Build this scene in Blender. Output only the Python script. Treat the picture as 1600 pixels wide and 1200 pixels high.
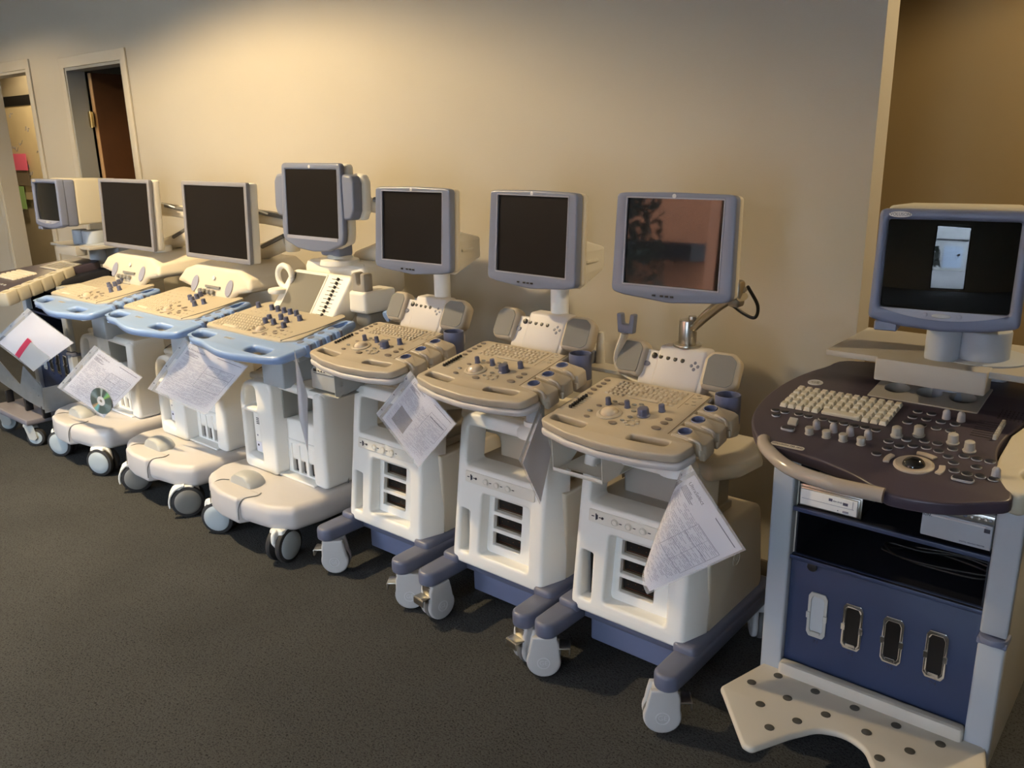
import bpy, bmesh, math, random
from mathutils import Vector, Matrix
from mathutils.geometry import tessellate_polygon
random.seed(7)
PI = math.pi
S = bpy.context.scene
COL = S.collection
for o in list(bpy.data.objects): bpy.data.objects.remove(o)

# ------------------------------------------------------------------ camera
H = 1.6
cam = bpy.data.cameras.new('camera'); camo = bpy.data.objects.new('camera', cam); COL.objects.link(camo)
cam.sensor_width = 36.0; cam.lens = 36.0*1332/1600; cam.clip_start = .02
RX = Vector((0.76754729, 0.16414082, -0.61962)); RY = Vector((0.64070425, -0.22543722, 0.73394559)); RZ = Vector((-0.01921498, -0.96033112, -0.27819944))
# rows are the room axes written in (right, down, forward)
right = Vector((RX[0], RY[0], RZ[0])); down = Vector((RX[1], RY[1], RZ[1])); fwd = Vector((RX[2], RY[2], RZ[2]))
m = Matrix((( right[0], -down[0], -fwd[0]), (right[1], -down[1], -fwd[1]), (right[2], -down[2], -fwd[2]))).to_4x4()
m.translation = Vector((0, 0, H)); camo.matrix_world = m
S.camera = camo

# ------------------------------------------------------------------ world, light, exposure
S.view_settings.view_transform = 'Standard'; S.view_settings.look = 'None'
S.view_settings.gamma = 1.0; S.view_settings.use_curve_mapping = False
S.view_settings.exposure = 0.9
W = bpy.data.worlds.new('daylight'); S.world = W; W.use_nodes = True
bg = W.node_tree.nodes['Background']; bg.inputs[0].default_value = (.72, .85, 1.0, 1); bg.inputs[1].default_value = 14.0

def area_light(name, loc, size, energy, color, rot=(0, 0, 0), spread=PI, portal=False):
    l = bpy.data.lights.new(name, 'AREA'); l.shape = 'RECTANGLE'; l.size, l.size_y = size
    l.energy = energy; l.color = color; l.spread = spread
    if portal: l.cycles.is_portal = True
    o = bpy.data.objects.new(name, l); COL.objects.link(o); o.location = loc; o.rotation_euler = rot
    return o
FY = -3.6                                     # the glazed street front, behind the camera
OPEN = [(-5.6, -3.15, .35, 2.4), (-.50, .70, .05, 2.4)]   # its openings x0 x1 z0 z1
for x0, x1, z0, z1 in OPEN:
    area_light('window_portal', ((x0+x1)/2, FY+.12, (z0+z1)/2), (x1-x0, z1-z0), 1, (1, 1, 1), (PI/2, 0, 0), portal=True)
sun = bpy.data.lights.new('sun', 'SUN'); suno = bpy.data.objects.new('sun', sun); COL.objects.link(suno)
sun.energy = 2.0; sun.color = (1, .95, .86); sun.angle = .02; suno.rotation_euler = (math.radians(38), 0, math.radians(160))
DOWNLIGHTS = [(-3.9, 1.0, 235, 1.0), (-2.3, -.8, 10, 1.0), (-6.7, 1.2, 75, 1.0), (.3, -1.2, 8, 1.0)]      # recessed ceiling lamps x y watts
BACKROOM_LAMPS = [(.35, 3.2, 75)]
FAR_LAMPS = [(-9.0, 3.35, 70)]
CEIL = 2.75

# ------------------------------------------------------------------ materials
MATS = {}
def mat(name, col, rough=.5, metal=0., spec=.5, noise=0., nscale=40., bump=0., bscale=300., coat=0., emit=None, trans=0., alpha=1.):
    if name in MATS: return MATS[name]
    M = bpy.data.materials.new(name); M.use_nodes = True; nt = M.node_tree; b = nt.nodes['Principled BSDF']
    b.inputs['Base Color'].default_value = (*col, 1); b.inputs['Roughness'].default_value = rough
    b.inputs['Metallic'].default_value = metal; b.inputs['Specular IOR Level'].default_value = spec
    b.inputs['Coat Weight'].default_value = coat; b.inputs['Transmission Weight'].default_value = trans; b.inputs['Alpha'].default_value = alpha
    tc = nt.nodes.new('ShaderNodeTexCoord')
    if noise:
        n = nt.nodes.new('ShaderNodeTexNoise'); n.inputs['Scale'].default_value = nscale; n.inputs['Detail'].default_value = 4
        nt.links.new(tc.outputs['Object'], n.inputs['Vector'])
        mp = nt.nodes.new('ShaderNodeMapRange'); mp.inputs[3].default_value = 1-noise; mp.inputs[4].default_value = 1+noise
        nt.links.new(n.outputs['Fac'], mp.inputs[0])
        mx = nt.nodes.new('ShaderNodeMix'); mx.data_type = 'RGBA'; mx.blend_type = 'MULTIPLY'; mx.inputs[0].default_value = 1
        mx.inputs[6].default_value = (*col, 1); nt.links.new(mp.outputs[0], mx.inputs[7]); nt.links.new(mx.outputs[2], b.inputs['Base Color'])
    if bump:
        n2 = nt.nodes.new('ShaderNodeTexNoise'); n2.inputs['Scale'].default_value = bscale; n2.inputs['Detail'].default_value = 3
        nt.links.new(tc.outputs['Object'], n2.inputs['Vector'])
        bp = nt.nodes.new('ShaderNodeBump'); bp.inputs['Strength'].default_value = bump; bp.inputs['Distance'].default_value = .002
        nt.links.new(n2.outputs['Fac'], bp.inputs['Height']); nt.links.new(bp.outputs['Normal'], b.inputs['Normal'])
    if emit:
        b.inputs['Emission Color'].default_value = (*emit[:3], 1); b.inputs['Emission Strength'].default_value = emit[3]
    MATS[name] = M
    return M
def lin(r, g, b):
    f = lambda v: (v/255/12.92 if v/255 <= .04045 else ((v/255+.055)/1.055)**2.4)
    return (f(r), f(g), f(b))
m_wall = mat('wall_paint', (.445, .41, .345), .85, noise=.03, nscale=3, bump=.25, bscale=220)
m_wall_warm = mat('back_room_paint', (.36, .26, .13), .85, noise=.03, nscale=3, bump=.25, bscale=220)
m_ceil = mat('ceiling_paint', (.72, .69, .62), .9)
m_trim = mat('door_trim_paint', (.47, .435, .37), .5)
m_door = mat('brown_wood', (.085, .034, .012), .45, noise=.25, nscale=9)
m_doorlt = mat('door_edge_wood', (.42, .25, .12), .5)
m_brass = mat('brass', (.45, .33, .14), .4, 1)
m_cream = mat('cream_plastic', (.80, .775, .71), .42, noise=.015, nscale=6, bump=.05, bscale=900)
m_white = mat('white_plastic', (.88, .88, .855), .38, noise=.01, nscale=6)
m_tan = mat('beige_console_plastic', (.49, .425, .335), .40, noise=.02, nscale=8, bump=.06, bscale=900)
m_tan2 = mat('beige_key_plastic', (.48, .42, .335), .45)
m_warm = mat('cream_console_plastic', (.66, .60, .49), .42)
m_beigegrey = mat('putty_plastic', (.59, .57, .575), .45, noise=.02, nscale=8)
m_slate = mat('slate_blue_plastic', (.135, .15, .225), .38)
m_slate2 = mat('blue_grey_bezel', (.19, .215, .30), .32)
m_slatelt = mat('light_bezel', (.33, .34, .42), .4)
m_knob = mat('violet_knob', (.10, .11, .185), .4)
m_handle = mat('sky_blue_handle', (.25, .38, .68), .30, coat=.2)
m_post = mat('pale_blue_grey_column', (.40, .45, .50), .4)
m_steel = mat('brushed_steel', (.55, .53, .48), .3, 1, noise=.1, nscale=30)
m_bronze = mat('nickel_arm', (.42, .38, .31), .35, 1)
m_grey = mat('light_grey_plastic', (.46, .47, .46), .45)
m_grey2 = mat('grey_speaker_mesh', (.24, .235, .225), .8, bump=.6, bscale=1500)
m_dark = mat('dark_plastic', (.015, .015, .017), .35)
m_rubber = mat('rubber_tyre', (.03, .03, .032), .7)
m_wheelgrey = mat('grey_wheel_tread', (.13, .13, .13), .6)
m_wheelwhite = mat('caster_shell', (.50, .50, .51), .35)
m_hub = mat('hubcap_blue_grey', (.42, .48, .52), .35)
m_hubdark = mat('hubcap_dark_grey', (.20, .20, .19), .4)
m_port = mat('connector_black', (.008, .007, .007), .35)
m_copper = mat('connector_contacts', (.25, .09, .04), .35, .7)
m_screen_matte = mat('matte_screen', (.008, .006, .005), .45, spec=.18)
m_screen_gloss = mat('glossy_screen', (.008, .006, .006), .03, spec=.45)
m_crt = mat('crt_glass', (.012, .014, .014), .02, spec=1.0)
m_navy = mat('navy_painted_metal', (.030, .048, .115), .45, bump=.1, bscale=700)
m_navydark = mat('navy_painted_shade', (.006, .008, .018), .6)  # navy with the shade of the cabinet's inside put into the colour
m_aub = mat('aubergine_console', (.060, .048, .070), .36, noise=.06, nscale=120, bump=.08, bscale=700)
m_handleb = mat('beige_gloss_grip', (.40, .35, .31), .18, coat=.5)
m_silver = mat('silver_grey_panel', (.40, .44, .50), .45)
m_lav = mat('lavender_bezel', (.16, .185, .285), .4)
m_crtbody = mat('crt_case', (.50, .47, .39), .5)
m_shelf = mat('shelf_grey', (.40, .38, .345), .5)
m_keycr = mat('keycap_cream', (.66, .62, .52), .5)
m_btn = mat('button_dark', (.02, .022, .035), .3)
m_btnring = mat('button_ring_grey', (.40, .40, .42), .4)
m_chrome = mat('chrome', (.75, .76, .78), .12, 1)
m_paper = mat('paper', (.80, .80, .88), .7)
m_ink = mat('ink', (.10, .10, .16), .8)
m_inklt = mat('faint_ink', (.30, .31, .40), .8)
m_photo = mat('printed_photo', (.20, .16, .17), .6, noise=.6, nscale=35)
m_pink = mat('pink_paper', (.85, .10, .22), .6)
m_pinkn = mat('pink_note', (.95, .18, .38), .7)
m_green = mat('green_note', (.38, .70, .30), .7)
m_black = mat('black_cable', (.01, .01, .01), .5)
m_text = mat('dark_lettering', (.04, .04, .06), .6)
m_logo = mat('pale_logo', (.62, .62, .64), .45)
m_badge = mat('badge_plate', (.62, .57, .50), .35)
m_gold = mat('gold_badge', (.65, .50, .30), .3, .6)
m_footdot = mat('foot_pad_grey', (.07, .07, .065), .7)
m_foot = mat('footrest_cream', (.55, .52, .465), .5)
m_red = mat('red_knob', (.10, .02, .015), .4)

# glass-clear plastic film
def film(name, col, a):
    if name in MATS: return MATS[name]
    M = bpy.data.materials.new(name); M.use_nodes = True; nt = M.node_tree
    b = nt.nodes['Principled BSDF']; b.inputs['Base Color'].default_value = (*col, 1); b.inputs['Roughness'].default_value = .12
    tr = nt.nodes.new('ShaderNodeBsdfTransparent'); mx = nt.nodes.new('ShaderNodeMixShader'); mx.inputs[0].default_value = a
    nt.links.new(tr.outputs[0], mx.inputs[1]); nt.links.new(b.outputs[0], mx.inputs[2]); nt.links.new(mx.outputs[0], nt.nodes['Material Output'].inputs[0])
    MATS[name] = M; return M
m_film = film('clear_film', (.85, .87, .95), .22)
m_glass = film('window_glass', (.8, .9, .95), .08)

# carpet: fine dark loops with lighter flecks
m_carpet = bpy.data.materials.new('carpet'); m_carpet.use_nodes = True
nt = m_carpet.node_tree; b = nt.nodes['Principled BSDF']; b.inputs['Roughness'].default_value = 1; b.inputs['Specular IOR Level'].default_value = .1
tc = nt.nodes.new('ShaderNodeTexCoord')
vo = nt.nodes.new('ShaderNodeTexVoronoi'); vo.inputs['Scale'].default_value = 210
nz = nt.nodes.new('ShaderNodeTexNoise'); nz.inputs['Scale'].default_value = 150; nz.inputs['Detail'].default_value = 5
nz2 = nt.nodes.new('ShaderNodeTexNoise'); nz2.inputs['Scale'].default_value = 3
for n in (vo, nz, nz2): nt.links.new(tc.outputs['Object'], n.inputs['Vector'])
cr = nt.nodes.new('ShaderNodeValToRGB'); cr.color_ramp.elements[0].position = .36; cr.color_ramp.elements[0].color = (.0088, .0096, .0104, 1)
cr.color_ramp.elements[1].position = .68; cr.color_ramp.elements[1].color = (.077, .080, .082, 1)
mxf = nt.nodes.new('ShaderNodeMath'); mxf.operation = 'MULTIPLY_ADD'; mxf.inputs[1].default_value = .35
nt.links.new(vo.outputs['Distance'], mxf.inputs[0]); nt.links.new(nz.outputs['Fac'], mxf.inputs[2])
nt.links.new(mxf.outputs[0], cr.inputs[0])
hs = nt.nodes.new('ShaderNodeMix'); hs.data_type = 'RGBA'; hs.blend_type = 'MULTIPLY'; hs.inputs[0].default_value = .35
nt.links.new(cr.outputs[0], hs.inputs[6]); nt.links.new(nz2.outputs['Fac'], hs.inputs[7]); nt.links.new(hs.outputs[2], b.inputs['Base Color'])
bp = nt.nodes.new('ShaderNodeBump'); bp.inputs['Strength'].default_value = .7; bp.inputs['Distance'].default_value = .004
nt.links.new(mxf.outputs[0], bp.inputs['Height']); nt.links.new(bp.outputs['Normal'], b.inputs['Normal'])

# ------------------------------------------------------------------ mesh helpers
I4 = Matrix.Identity(4)
FRONT = Matrix(((1, 0, 0, 0), (0, 0, -1, 0), (0, 1, 0, 0), (0, 0, 0, 1)))     # plate (u,v,w) -> x=u, z=v, y=-w (facing the viewer)
SIDE = Matrix(((0, 0, 1, 0), (1, 0, 0, 0), (0, 1, 0, 0), (0, 0, 0, 1)))       # plate (u,v,w) -> y=u, z=v, x=w
def T(x, y, z): return Matrix.Translation((x, y, z))
def R(a, ax): return Matrix.Rotation(a, 4, ax)
def rpoly(pts, r, n=5):
    "round the corners of a polygon; r a number or one per corner"
    out = []; N = len(pts)
    for i in range(N):
        p = Vector(pts[i]); a = Vector(pts[i-1]); c = Vector(pts[(i+1) % N]); rr = r[i] if isinstance(r, (list, tuple)) else r
        d1 = (a-p); d2 = (c-p); l1 = d1.length; l2 = d2.length
        if rr <= 1e-6 or l1 < 1e-6 or l2 < 1e-6: out.append((p.x, p.y)); continue
        d1 /= l1; d2 /= l2; ang = d1.angle(d2, PI)
        if ang > PI-.02: out.append((p.x, p.y)); continue
        t = min(rr/math.tan(ang/2), l1*.49, l2*.49)
        s = p+d1*t; e = p+d2*t
        for k in range(n+1):
            f = k/n; q = s*(1-f)**2+p*2*f*(1-f)+e*f*f
            out.append((q.x, q.y))
    return out
def rrect(x0, x1, y0, y1, r, n=4): return rpoly([(x0, y0), (x1, y0), (x1, y1), (x0, y1)], r, n)
def oval(cx, cy, a, b, n=20, rot=0): 
    return [(cx+a*math.cos(t)*math.cos(rot)-b*math.sin(t)*math.sin(rot), cy+a*math.cos(t)*math.sin(rot)+b*math.sin(t)*math.cos(rot)) for t in [2*PI*k/n for k in range(n)]]
def spline(pts, n=8, closed=False):
    "Catmull-Rom through points of any dimension"
    P = [Vector(p) for p in pts]; N = len(P); out = []
    for i in range(N if closed else N-1):
        p0 = P[(i-1) % N] if closed or i > 0 else P[0]*2-P[1]
        p1 = P[i]; p2 = P[(i+1) % N]; p3 = P[(i+2) % N] if closed or i+2 < N else P[-1]*2-P[-2]
        for k in range(n):
            t = k/n
            out.append(.5*((2*p1)+(p2-p0)*t+(2*p0-5*p1+4*p2-p3)*t*t+(3*p1-p0-3*p2+p3)*t**3))
    if not closed: out.append(P[-1])
    return out
def area2(p): return sum(p[i][0]*p[(i+1) % len(p)][1]-p[(i+1) % len(p)][0]*p[i][1] for i in range(len(p)))
def inset(p, d):
    N = len(p); out = []
    for i in range(N):
        a = Vector(p[i-1]); b = Vector(p[i]); c = Vector(p[(i+1) % N])
        e1 = b-a; e2 = c-b
        if e1.length < 1e-9: e1 = e2
        if e2.length < 1e-9: e2 = e1
        n1 = Vector((-e1.y, e1.x)).normalized(); n2 = Vector((-e2.y, e2.x)).normalized()
        n = n1+n2
        if n.length < 1e-6: n = n1
        n.normalize(); k = max(.5, n.dot(n1)); q = b+n*(d/k); out.append((q.x, q.y))
    return out
def clean(p):
    o = []
    for q in p:
        if not o or (Vector(q)-Vector(o[-1])).length > 2e-4: o.append((q[0], q[1]))
    if (Vector(o[0])-Vector(o[-1])).length < 2e-4: o.pop()
    return o
class B:
    def __init__(s): s.bm = bmesh.new()
    def plate(s, outer, holes, z0, z1, bev=0., seg=2, M=I4, botbev=True):
        outer = clean(outer); holes = [clean(h) for h in holes]
        if area2(outer) < 0: outer = outer[::-1]
        holes = [h if area2(h) < 0 else h[::-1] for h in holes]
        bev = min(bev, (z1-z0)*.49) if bev else 0
        prof = []
        if bev and botbev: prof += [(bev*(1-math.sin(PI/2*k/seg)), z0+bev*(1-math.cos(PI/2*k/seg))) for k in range(seg+1)]
        else: prof += [(0, z0)]
        if bev: prof += [(bev*(1-math.cos(PI/2*k/seg)), z1-bev+bev*math.sin(PI/2*k/seg)) for k in range(seg+1)]
        else: prof += [(0, z1)]
        caps0, caps1 = [], []; v0s, v1s = [], []
        for L in [outer]+holes:
            rings = []
            for off, z in prof:
                q = inset(L, off) if off > 1e-7 else L
                rings.append([s.bm.verts.new(M @ Vector((x, y, z))) for x, y in q])
                if len(rings) == 1: caps0.append(q)
            caps1.append(q); v0s += rings[0]; v1s += rings[-1]
            n = len(L)
            for a, b_ in zip(rings, rings[1:]):
                for i in range(n):
                    j = (i+1) % n
                    s.bm.faces.new((a[i], a[j], b_[j], b_[i]))
        for caps, vs, flip in ((caps0, v0s, True), (caps1, v1s, False)):
            tris = tessellate_polygon([[Vector((x, y, 0)) for x, y in c] for c in caps])
            flat = [p for c in caps for p in c]
            for t in tris:
                a, b_, c = t
                ar = (flat[b_][0]-flat[a][0])*(flat[c][1]-flat[a][1])-(flat[c][0]-flat[a][0])*(flat[b_][1]-flat[a][1])
                if abs(ar) < 1e-12: continue
                if (ar < 0) != flip: a, c = c, a
                try: s.bm.faces.new((vs[a], vs[b_], vs[c]))
                except ValueError: pass
        return s
    def box(s, x0, x1, y0, y1, z0, z1, bev=0., M=I4, r=None, seg=2):
        return s.plate(rrect(x0, x1, y0, y1, r if r is not None else (bev*1.01 if bev else 0), 3), [], z0, z1, bev, seg, M)
    def cyl(s, c, r, h, n=24, bev=0., axis='Z', r2=None, M=I4):
        "cylinder standing on c along axis"
        A = {'Z': I4, 'X': R(PI/2, 'Y'), 'Y': R(-PI/2, 'X')}[axis]
        MM = M @ T(*c) @ A
        v = len(s.bm.verts)
        s.plate(oval(0, 0, r, r, n), [], 0, h, bev, 2, MM)
        if r2 is not None:
            s.bm.verts.ensure_lookup_table(); inv = MM.inverted()
            for w in list(s.bm.verts)[v:]:
                q = inv @ w.co; k = 1+(r2/r-1)*q.z/h; w.co = MM @ Vector((q.x*k, q.y*k, q.z))
        return s
    def lathe(s, prof, n=24, M=I4):
        rings = [[s.bm.verts.new(M @ Vector((r*math.cos(2*PI*k/n), r*math.sin(2*PI*k/n), z))) for k in range(n)] for r, z in prof]
        for a, b_ in zip(rings, rings[1:]):
            for i in range(n): s.bm.faces.new((a[i], a[(i+1) % n], b_[(i+1) % n], b_[i]))
        s.bm.faces.new(rings[0][::-1]); s.bm.faces.new(rings[-1])
        return s
    def tube(s, pts, r, n=10, sm=6, M=I4, flat=1.):
        P = spline(pts, sm) if sm > 1 and len(pts) > 2 else [Vector(p) for p in pts]
        rs = r if isinstance(r, (list, tuple)) else None
        up = Vector((0, 0, 1)); rings = []
        for i, p in enumerate(P):
            d = (P[min(i+1, len(P)-1)]-P[max(i-1, 0)]).normalized()
            if i == 0:
                if abs(d.dot(up)) > .9: up = Vector((1, 0, 0))
                a = (up-d*up.dot(d)).normalized()
            else: a = (a-d*a.dot(d)).normalized()
            c = d.cross(a)
            rr = (rs[0]+(rs[1]-rs[0])*i/(len(P)-1)) if rs else r
            rings.append([s.bm.verts.new(M @ (p+a*(rr*flat*math.cos(2*PI*k/n))+c*(rr*math.sin(2*PI*k/n)))) for k in range(n)])
        for a_, b_ in zip(rings, rings[1:]):
            for i in range(n): s.bm.faces.new((a_[i], a_[(i+1) % n], b_[(i+1) % n], b_[i]))
        s.bm.faces.new(rings[0][::-1]); s.bm.faces.new(rings[-1])
        return s
    def quad(s, a, b_, c, d): s.bm.faces.new([s.bm.verts.new(Vector(v)) for v in (a, b_, c, d)]); return s
    def warp(s, f, start=0):
        for v in list(s.bm.verts)[start:]: v.co = Vector(f(v.co))
        return s
def finish(me, angle=38):
    me.polygons.foreach_set('use_smooth', [True]*len(me.polygons)); me.set_sharp_from_angle(angle=math.radians(angle)); me.update()
def build(name, b, m, parent=None, label=None, M=None, kind=None, angle=38):
    bmesh.ops.recalc_face_normals(b.bm, faces=b.bm.faces)
    me = bpy.data.meshes.new(name); b.bm.to_mesh(me); b.bm.free(); finish(me, angle)
    me.materials.append(m)
    o = bpy.data.objects.new(name, me); COL.objects.link(o)
    if parent is not None: o.parent = parent
    if M is not None: o.matrix_local = M
    if label: o['label'] = label
    if kind: o['kind'] = kind
    return o
def inst(o, parent, M, name=None):
    c = o.copy(); COL.objects.link(c); c.parent = parent; c.matrix_local = M
    return c
def empty(name, loc, label, cat, rz=0, group=None):
    o = bpy.data.objects.new(name, None); COL.objects.link(o); o.location = loc; o.rotation_euler = (0, 0, rz); o.empty_display_size = .1
    o['label'] = label; o['category'] = cat
    if group: o['group'] = group
    return o
def struct(name, b, m): return build(name, b, m, kind='structure')
def text(name, s, size, m, parent, M, depth=.0004, align='CENTER', sx=1.):
    c = bpy.data.curves.new(name, 'FONT'); c.body = s; c.size = size; c.extrude = depth; c.align_x = align; c.align_y = 'CENTER'
    t = bpy.data.objects.new('t', c); COL.objects.link(t); bpy.context.view_layer.update()
    dg = bpy.context.evaluated_depsgraph_get(); me = bpy.data.meshes.new_from_object(t.evaluated_get(dg)); bpy.data.objects.remove(t)
    me.name = name; me.materials.clear(); me.materials.append(m)
    if sx != 1.:
        for v in me.vertices: v.co.x *= sx
    o = bpy.data.objects.new(name, me); COL.objects.link(o); o.parent = parent; o.matrix_local = M
    return o
def monogram(parent, M, r, m):
    "round emblem: a ring with two looped letters"
    b = B(); b.plate(oval(0, 0, r, r, 28), [oval(0, 0, r*.84, r*.84, 28)], 0, .0012, M=I4)
    o = build('emblem', b, m, parent, M=M)
    text('emblem_letters', 'GE', r*1.05, m, parent, M @ T(0, 0, .0006)); return o

# ------------------------------------------------------------------ the room
WY = 2.75; XL, XR = -8.4, 3.2; WX = -.872           # display wall plane, room ends, where the display wall stops
b = B(); b.box(XL-5, XR+.2, FY-.2, 6.5, -.06, 0); struct('floor', b, m_carpet)
b = B(); b.box(XL-5, XR+.2, FY-.2, 6.5, CEIL, CEIL+.1)
struct('ceiling', b, m_ceil)
D1 = (-6.18, -5.40, 2.10); D0 = (-7.62, -6.79, 2.13)
b = B(); b.plate([(XL, 0), (D0[0], 0), (D0[0], D0[2]), (D0[1], D0[2]), (D0[1], 0), (D1[0], 0), (D1[0], D1[2]), (D1[1], D1[2]), (D1[1], 0), (WX, 0), (WX, CEIL), (XL, CEIL)], [], -.11, 0, 0, M=T(0, WY, 0) @ FRONT)
struct('wall_back', b, m_wall)
b = B(); b.box(XL-.1, XL, FY, WY, 0, CEIL); struct('wall_left', b, m_wall)
b = B(); b.box(XR, XR+.1, FY, 6.5, 0, CEIL); struct('wall_right', b, m_wall)
b = B(); b.plate([(XL, 0), (XR, 0), (XR, CEIL), (XL, CEIL)], [[(x0, z0), (x1, z0), (x1, z1), (x0, z1)] for x0, x1, z0, z1 in OPEN], 0, .12, 0, M=T(0, FY, 0) @ FRONT)
struct('wall_front', b, m_wall)
# room behind the wall end
b = B(); b.box(-3.0, XR, 4.15, 4.25, 0, CEIL); struct('wall_alcove', b, m_wall_warm)
b = B(); b.box(-3.1, -3.0, WY+.11, 4.25, 0, CEIL); struct('wall_alcove_side', b, m_wall_warm)
# rooms beyond the doors
b = B(); b.box(-13, -6.45, 3.9, 4.0, 0, CEIL); struct('wall_office_back', b, m_wall)
b = B(); b.box(-6.5, -6.4, WY+.11, 4.0, 0, CEIL); struct('wall_office_side', b, m_wall)
b = B(); b.box(-13.1, -13, WY-.2, 4.0, 0, CEIL); struct('wall_office_far', b, m_wall)
b = B(); b.box(-13, XL, WY, WY+.11, 0, CEIL); struct('wall_office_front', b, m_wall)
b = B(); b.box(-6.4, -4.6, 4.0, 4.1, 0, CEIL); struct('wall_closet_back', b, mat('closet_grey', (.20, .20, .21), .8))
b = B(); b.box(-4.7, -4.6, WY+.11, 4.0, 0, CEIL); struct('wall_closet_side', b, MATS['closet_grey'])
for n, (x0, x1, zt) in enumerate((D0, D1)):
    b = B(); w = .065
    b.plate([(x0-w, 0), (x0, 0), (x0, zt), (x1, zt), (x1, 0), (x1+w, 0), (x1+w, zt+w), (x0-w, zt+w)], [], 0, .014, .004, M=T(0, WY, 0) @ FRONT)
    struct('trim_%d' % (n+1), b, m_trim)
    b = B(); b.plate([(x0, 0), (x0+.018, 0), (x0+.018, zt-.018), (x1-.018, zt-.018), (x1-.018, 0), (x1, 0), (x1, zt), (x0, zt)], [], -.115, .006, 0, M=T(0, WY, 0) @ FRONT)
    struct('trim_%d' % (n+3), b, m_trim if n == 0 else mat('grey_door_frame', (.27, .27, .255), .5))
b = B(); b.box(D1[1]+.065, WX, WY-.012, WY, 0, .09); struct('baseboard_back', b, mat('baseboard_brown', (.10, .085, .07), .6))
# brown door standing open into the next room
dr = B(); dr.box(-6.135, -6.095, WY+.125, WY+.90, .01, 2.07, .002)
do = build('door_1', dr, m_door, kind='structure')
b = B(); b.box(-6.136, -6.094, WY+.120, WY+.126, .01, 2.07); build('door_edge', b, m_doorlt, do)
b = B(); b.box(-6.158, -6.085, WY+.094, WY+.099, 1.72, 1.82, .001); b.cyl((-6.12, WY+.094, 1.715), .008, .11, 10); build('hinge', b, m_brass, do)
b = B(); b.box(-6.158, -6.085, WY+.094, WY+.099, 1.0, 1.1, .001); b.cyl((-6.12, WY+.094, .995), .008, .11, 10); build('hinge', b, m_brass, do)
# street front glazing
for i, (x0, x1, z0, z1) in enumerate(OPEN):
    b = B(); b.plate([(x0, z0), (x1, z0), (x1, z1), (x0, z1)], [[(x0+.05, z0+.05), (x1-.05, z0+.05), (x1-.05, z1-.05), (x0+.05, z1-.05)]], .02, .08, .004, M=T(0, FY-.02, 0) @ FRONT)
    f = build('window_%d' % (i+1), b, m_dark, kind='structure')
    b = B(); b.box(x0+.04, x1-.04, FY-.062, FY-.058, z0+.04, z1-.04); build('pane', b, m_glass, f)
# outside the windows: asphalt, building with a roller door, brick wall and shrub
b = B(); b.box(-30, 30, -40, FY-.14, -.12, -.02); struct('ground', b, mat('pavement', (.30, .31, .33), .9, noise=.15, nscale=2))
b = B(); b.box(-14, -6.9, -16, -13, -.02, 5); o = build('brick_building', b, mat('orange_brick', (.50, .19, .09), .9, noise=.2, nscale=30)); o['label'] = 'orange brick building across the street outside the windows'; o['category'] = 'building'
b = B(); b.box(-14, -6.9, -13, -12.2, 1.05, 1.42); c_ = build('canopy', b, m_dark, o)
b = B(); b.box(-6, 14, -19, -15, -.02, 4.2); o = build('garage_building', b, mat('white_render', (.55, .58, .60), .8)); o['label'] = 'pale building with a roller door outside the windows'; o['category'] = 'building'
b = B(); b.box(.5, 2.3, -15.02, -14.95, 0, 2.3); b_ = build('roller_door', b, mat('pale_blue_door', (.50, .62, .80), .5), o)
b = B(); b.box(-6, 14, -15.06, -14.9, 2.85, 3.0); build('eaves_line', b, m_dark, o)
b = B(); b.cyl((1.95, -14.95, 1.4), .14, .04, 16, 0, 'Y'); build('round_sign', b, m_dark, b_)
b = B(); b.box(-7, 14, -12.4, -12.2, .0, .22); c2 = build('street_kerb', b, m_grey, None, label='pale kerb strip across the street outside'); c2['category'] = 'kerb'
def shrub(x, y, h, r):
    b = B(); rnd = random.Random(int(x*10)); b.cyl((0, 0, 0), .08, h*.4, 8)
    for k in range(1500 if h > 3 else 400):
        a = rnd.uniform(0, 2*PI); t = rnd.random(); q = r*math.sqrt(rnd.random())*(1-.5*t); p = Vector((q*math.cos(a), q*math.sin(a), h*(.12+.88*t))); u = Vector((rnd.uniform(-1, 1), rnd.uniform(-1, 1), rnd.uniform(-1, 1))).normalized()*.11; w = u.orthogonal().normalized()*.07
        b.quad(p-u, p-w, p+u, p+w)
    o = build('tree', b, mat('dark_leaves', (.012, .022, .012), .8)); o.location = (x, y, -.02); o['label'] = 'dark leafy tree in front of the orange building' if h > 3 else 'small dark shrub beside the roller door across the street'; o['category'] = 'tree'
shrub(-7.95, -11.0, 4.5, 1.0); shrub(-.2, -14.2, 2.2, .5)
# ceiling lamps
def downlight(x, y, watts, z=CEIL, col=(1, .75, .41), spot=2.76, nm='ceiling'):
    b = B(); b.plate(oval(0, 0, .095, .095, 32), [oval(0, 0, .07, .07, 32)], -.012, 0, .003)
    o = empty('recessed_ceiling_light', (x, y, z), 'round white recessed downlight in the %s' % nm, 'ceiling light')
    build('trim_ring', b, m_ceil, o)
    b = B(); b.cyl((0, 0, -.006), .068, .004); build('lens', b, mat('lamp_lens', (1, .8, .5), .5, emit=(1, .7, .38, 6)), o)
    l = bpy.data.lights.new('downlight', 'SPOT'); l.energy = watts; l.color = col; l.spot_size = spot; l.spot_blend = .25; l.shadow_soft_size = .06
    lo = bpy.data.objects.new('downlight', l); COL.objects.link(lo); lo.location = (x, y, z-.02)
LN = {}
for i, (x, y, w, _) in enumerate(DOWNLIGHTS): downlight(x, y, w, nm=['ceiling above the light blue consoles', 'middle of the ceiling', 'ceiling near the doors', 'ceiling above the viewer'][i])
for x, y, w in BACKROOM_LAMPS: downlight(x, y, w, nm='ceiling of the recess behind the wall end', spot=2.6)
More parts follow.
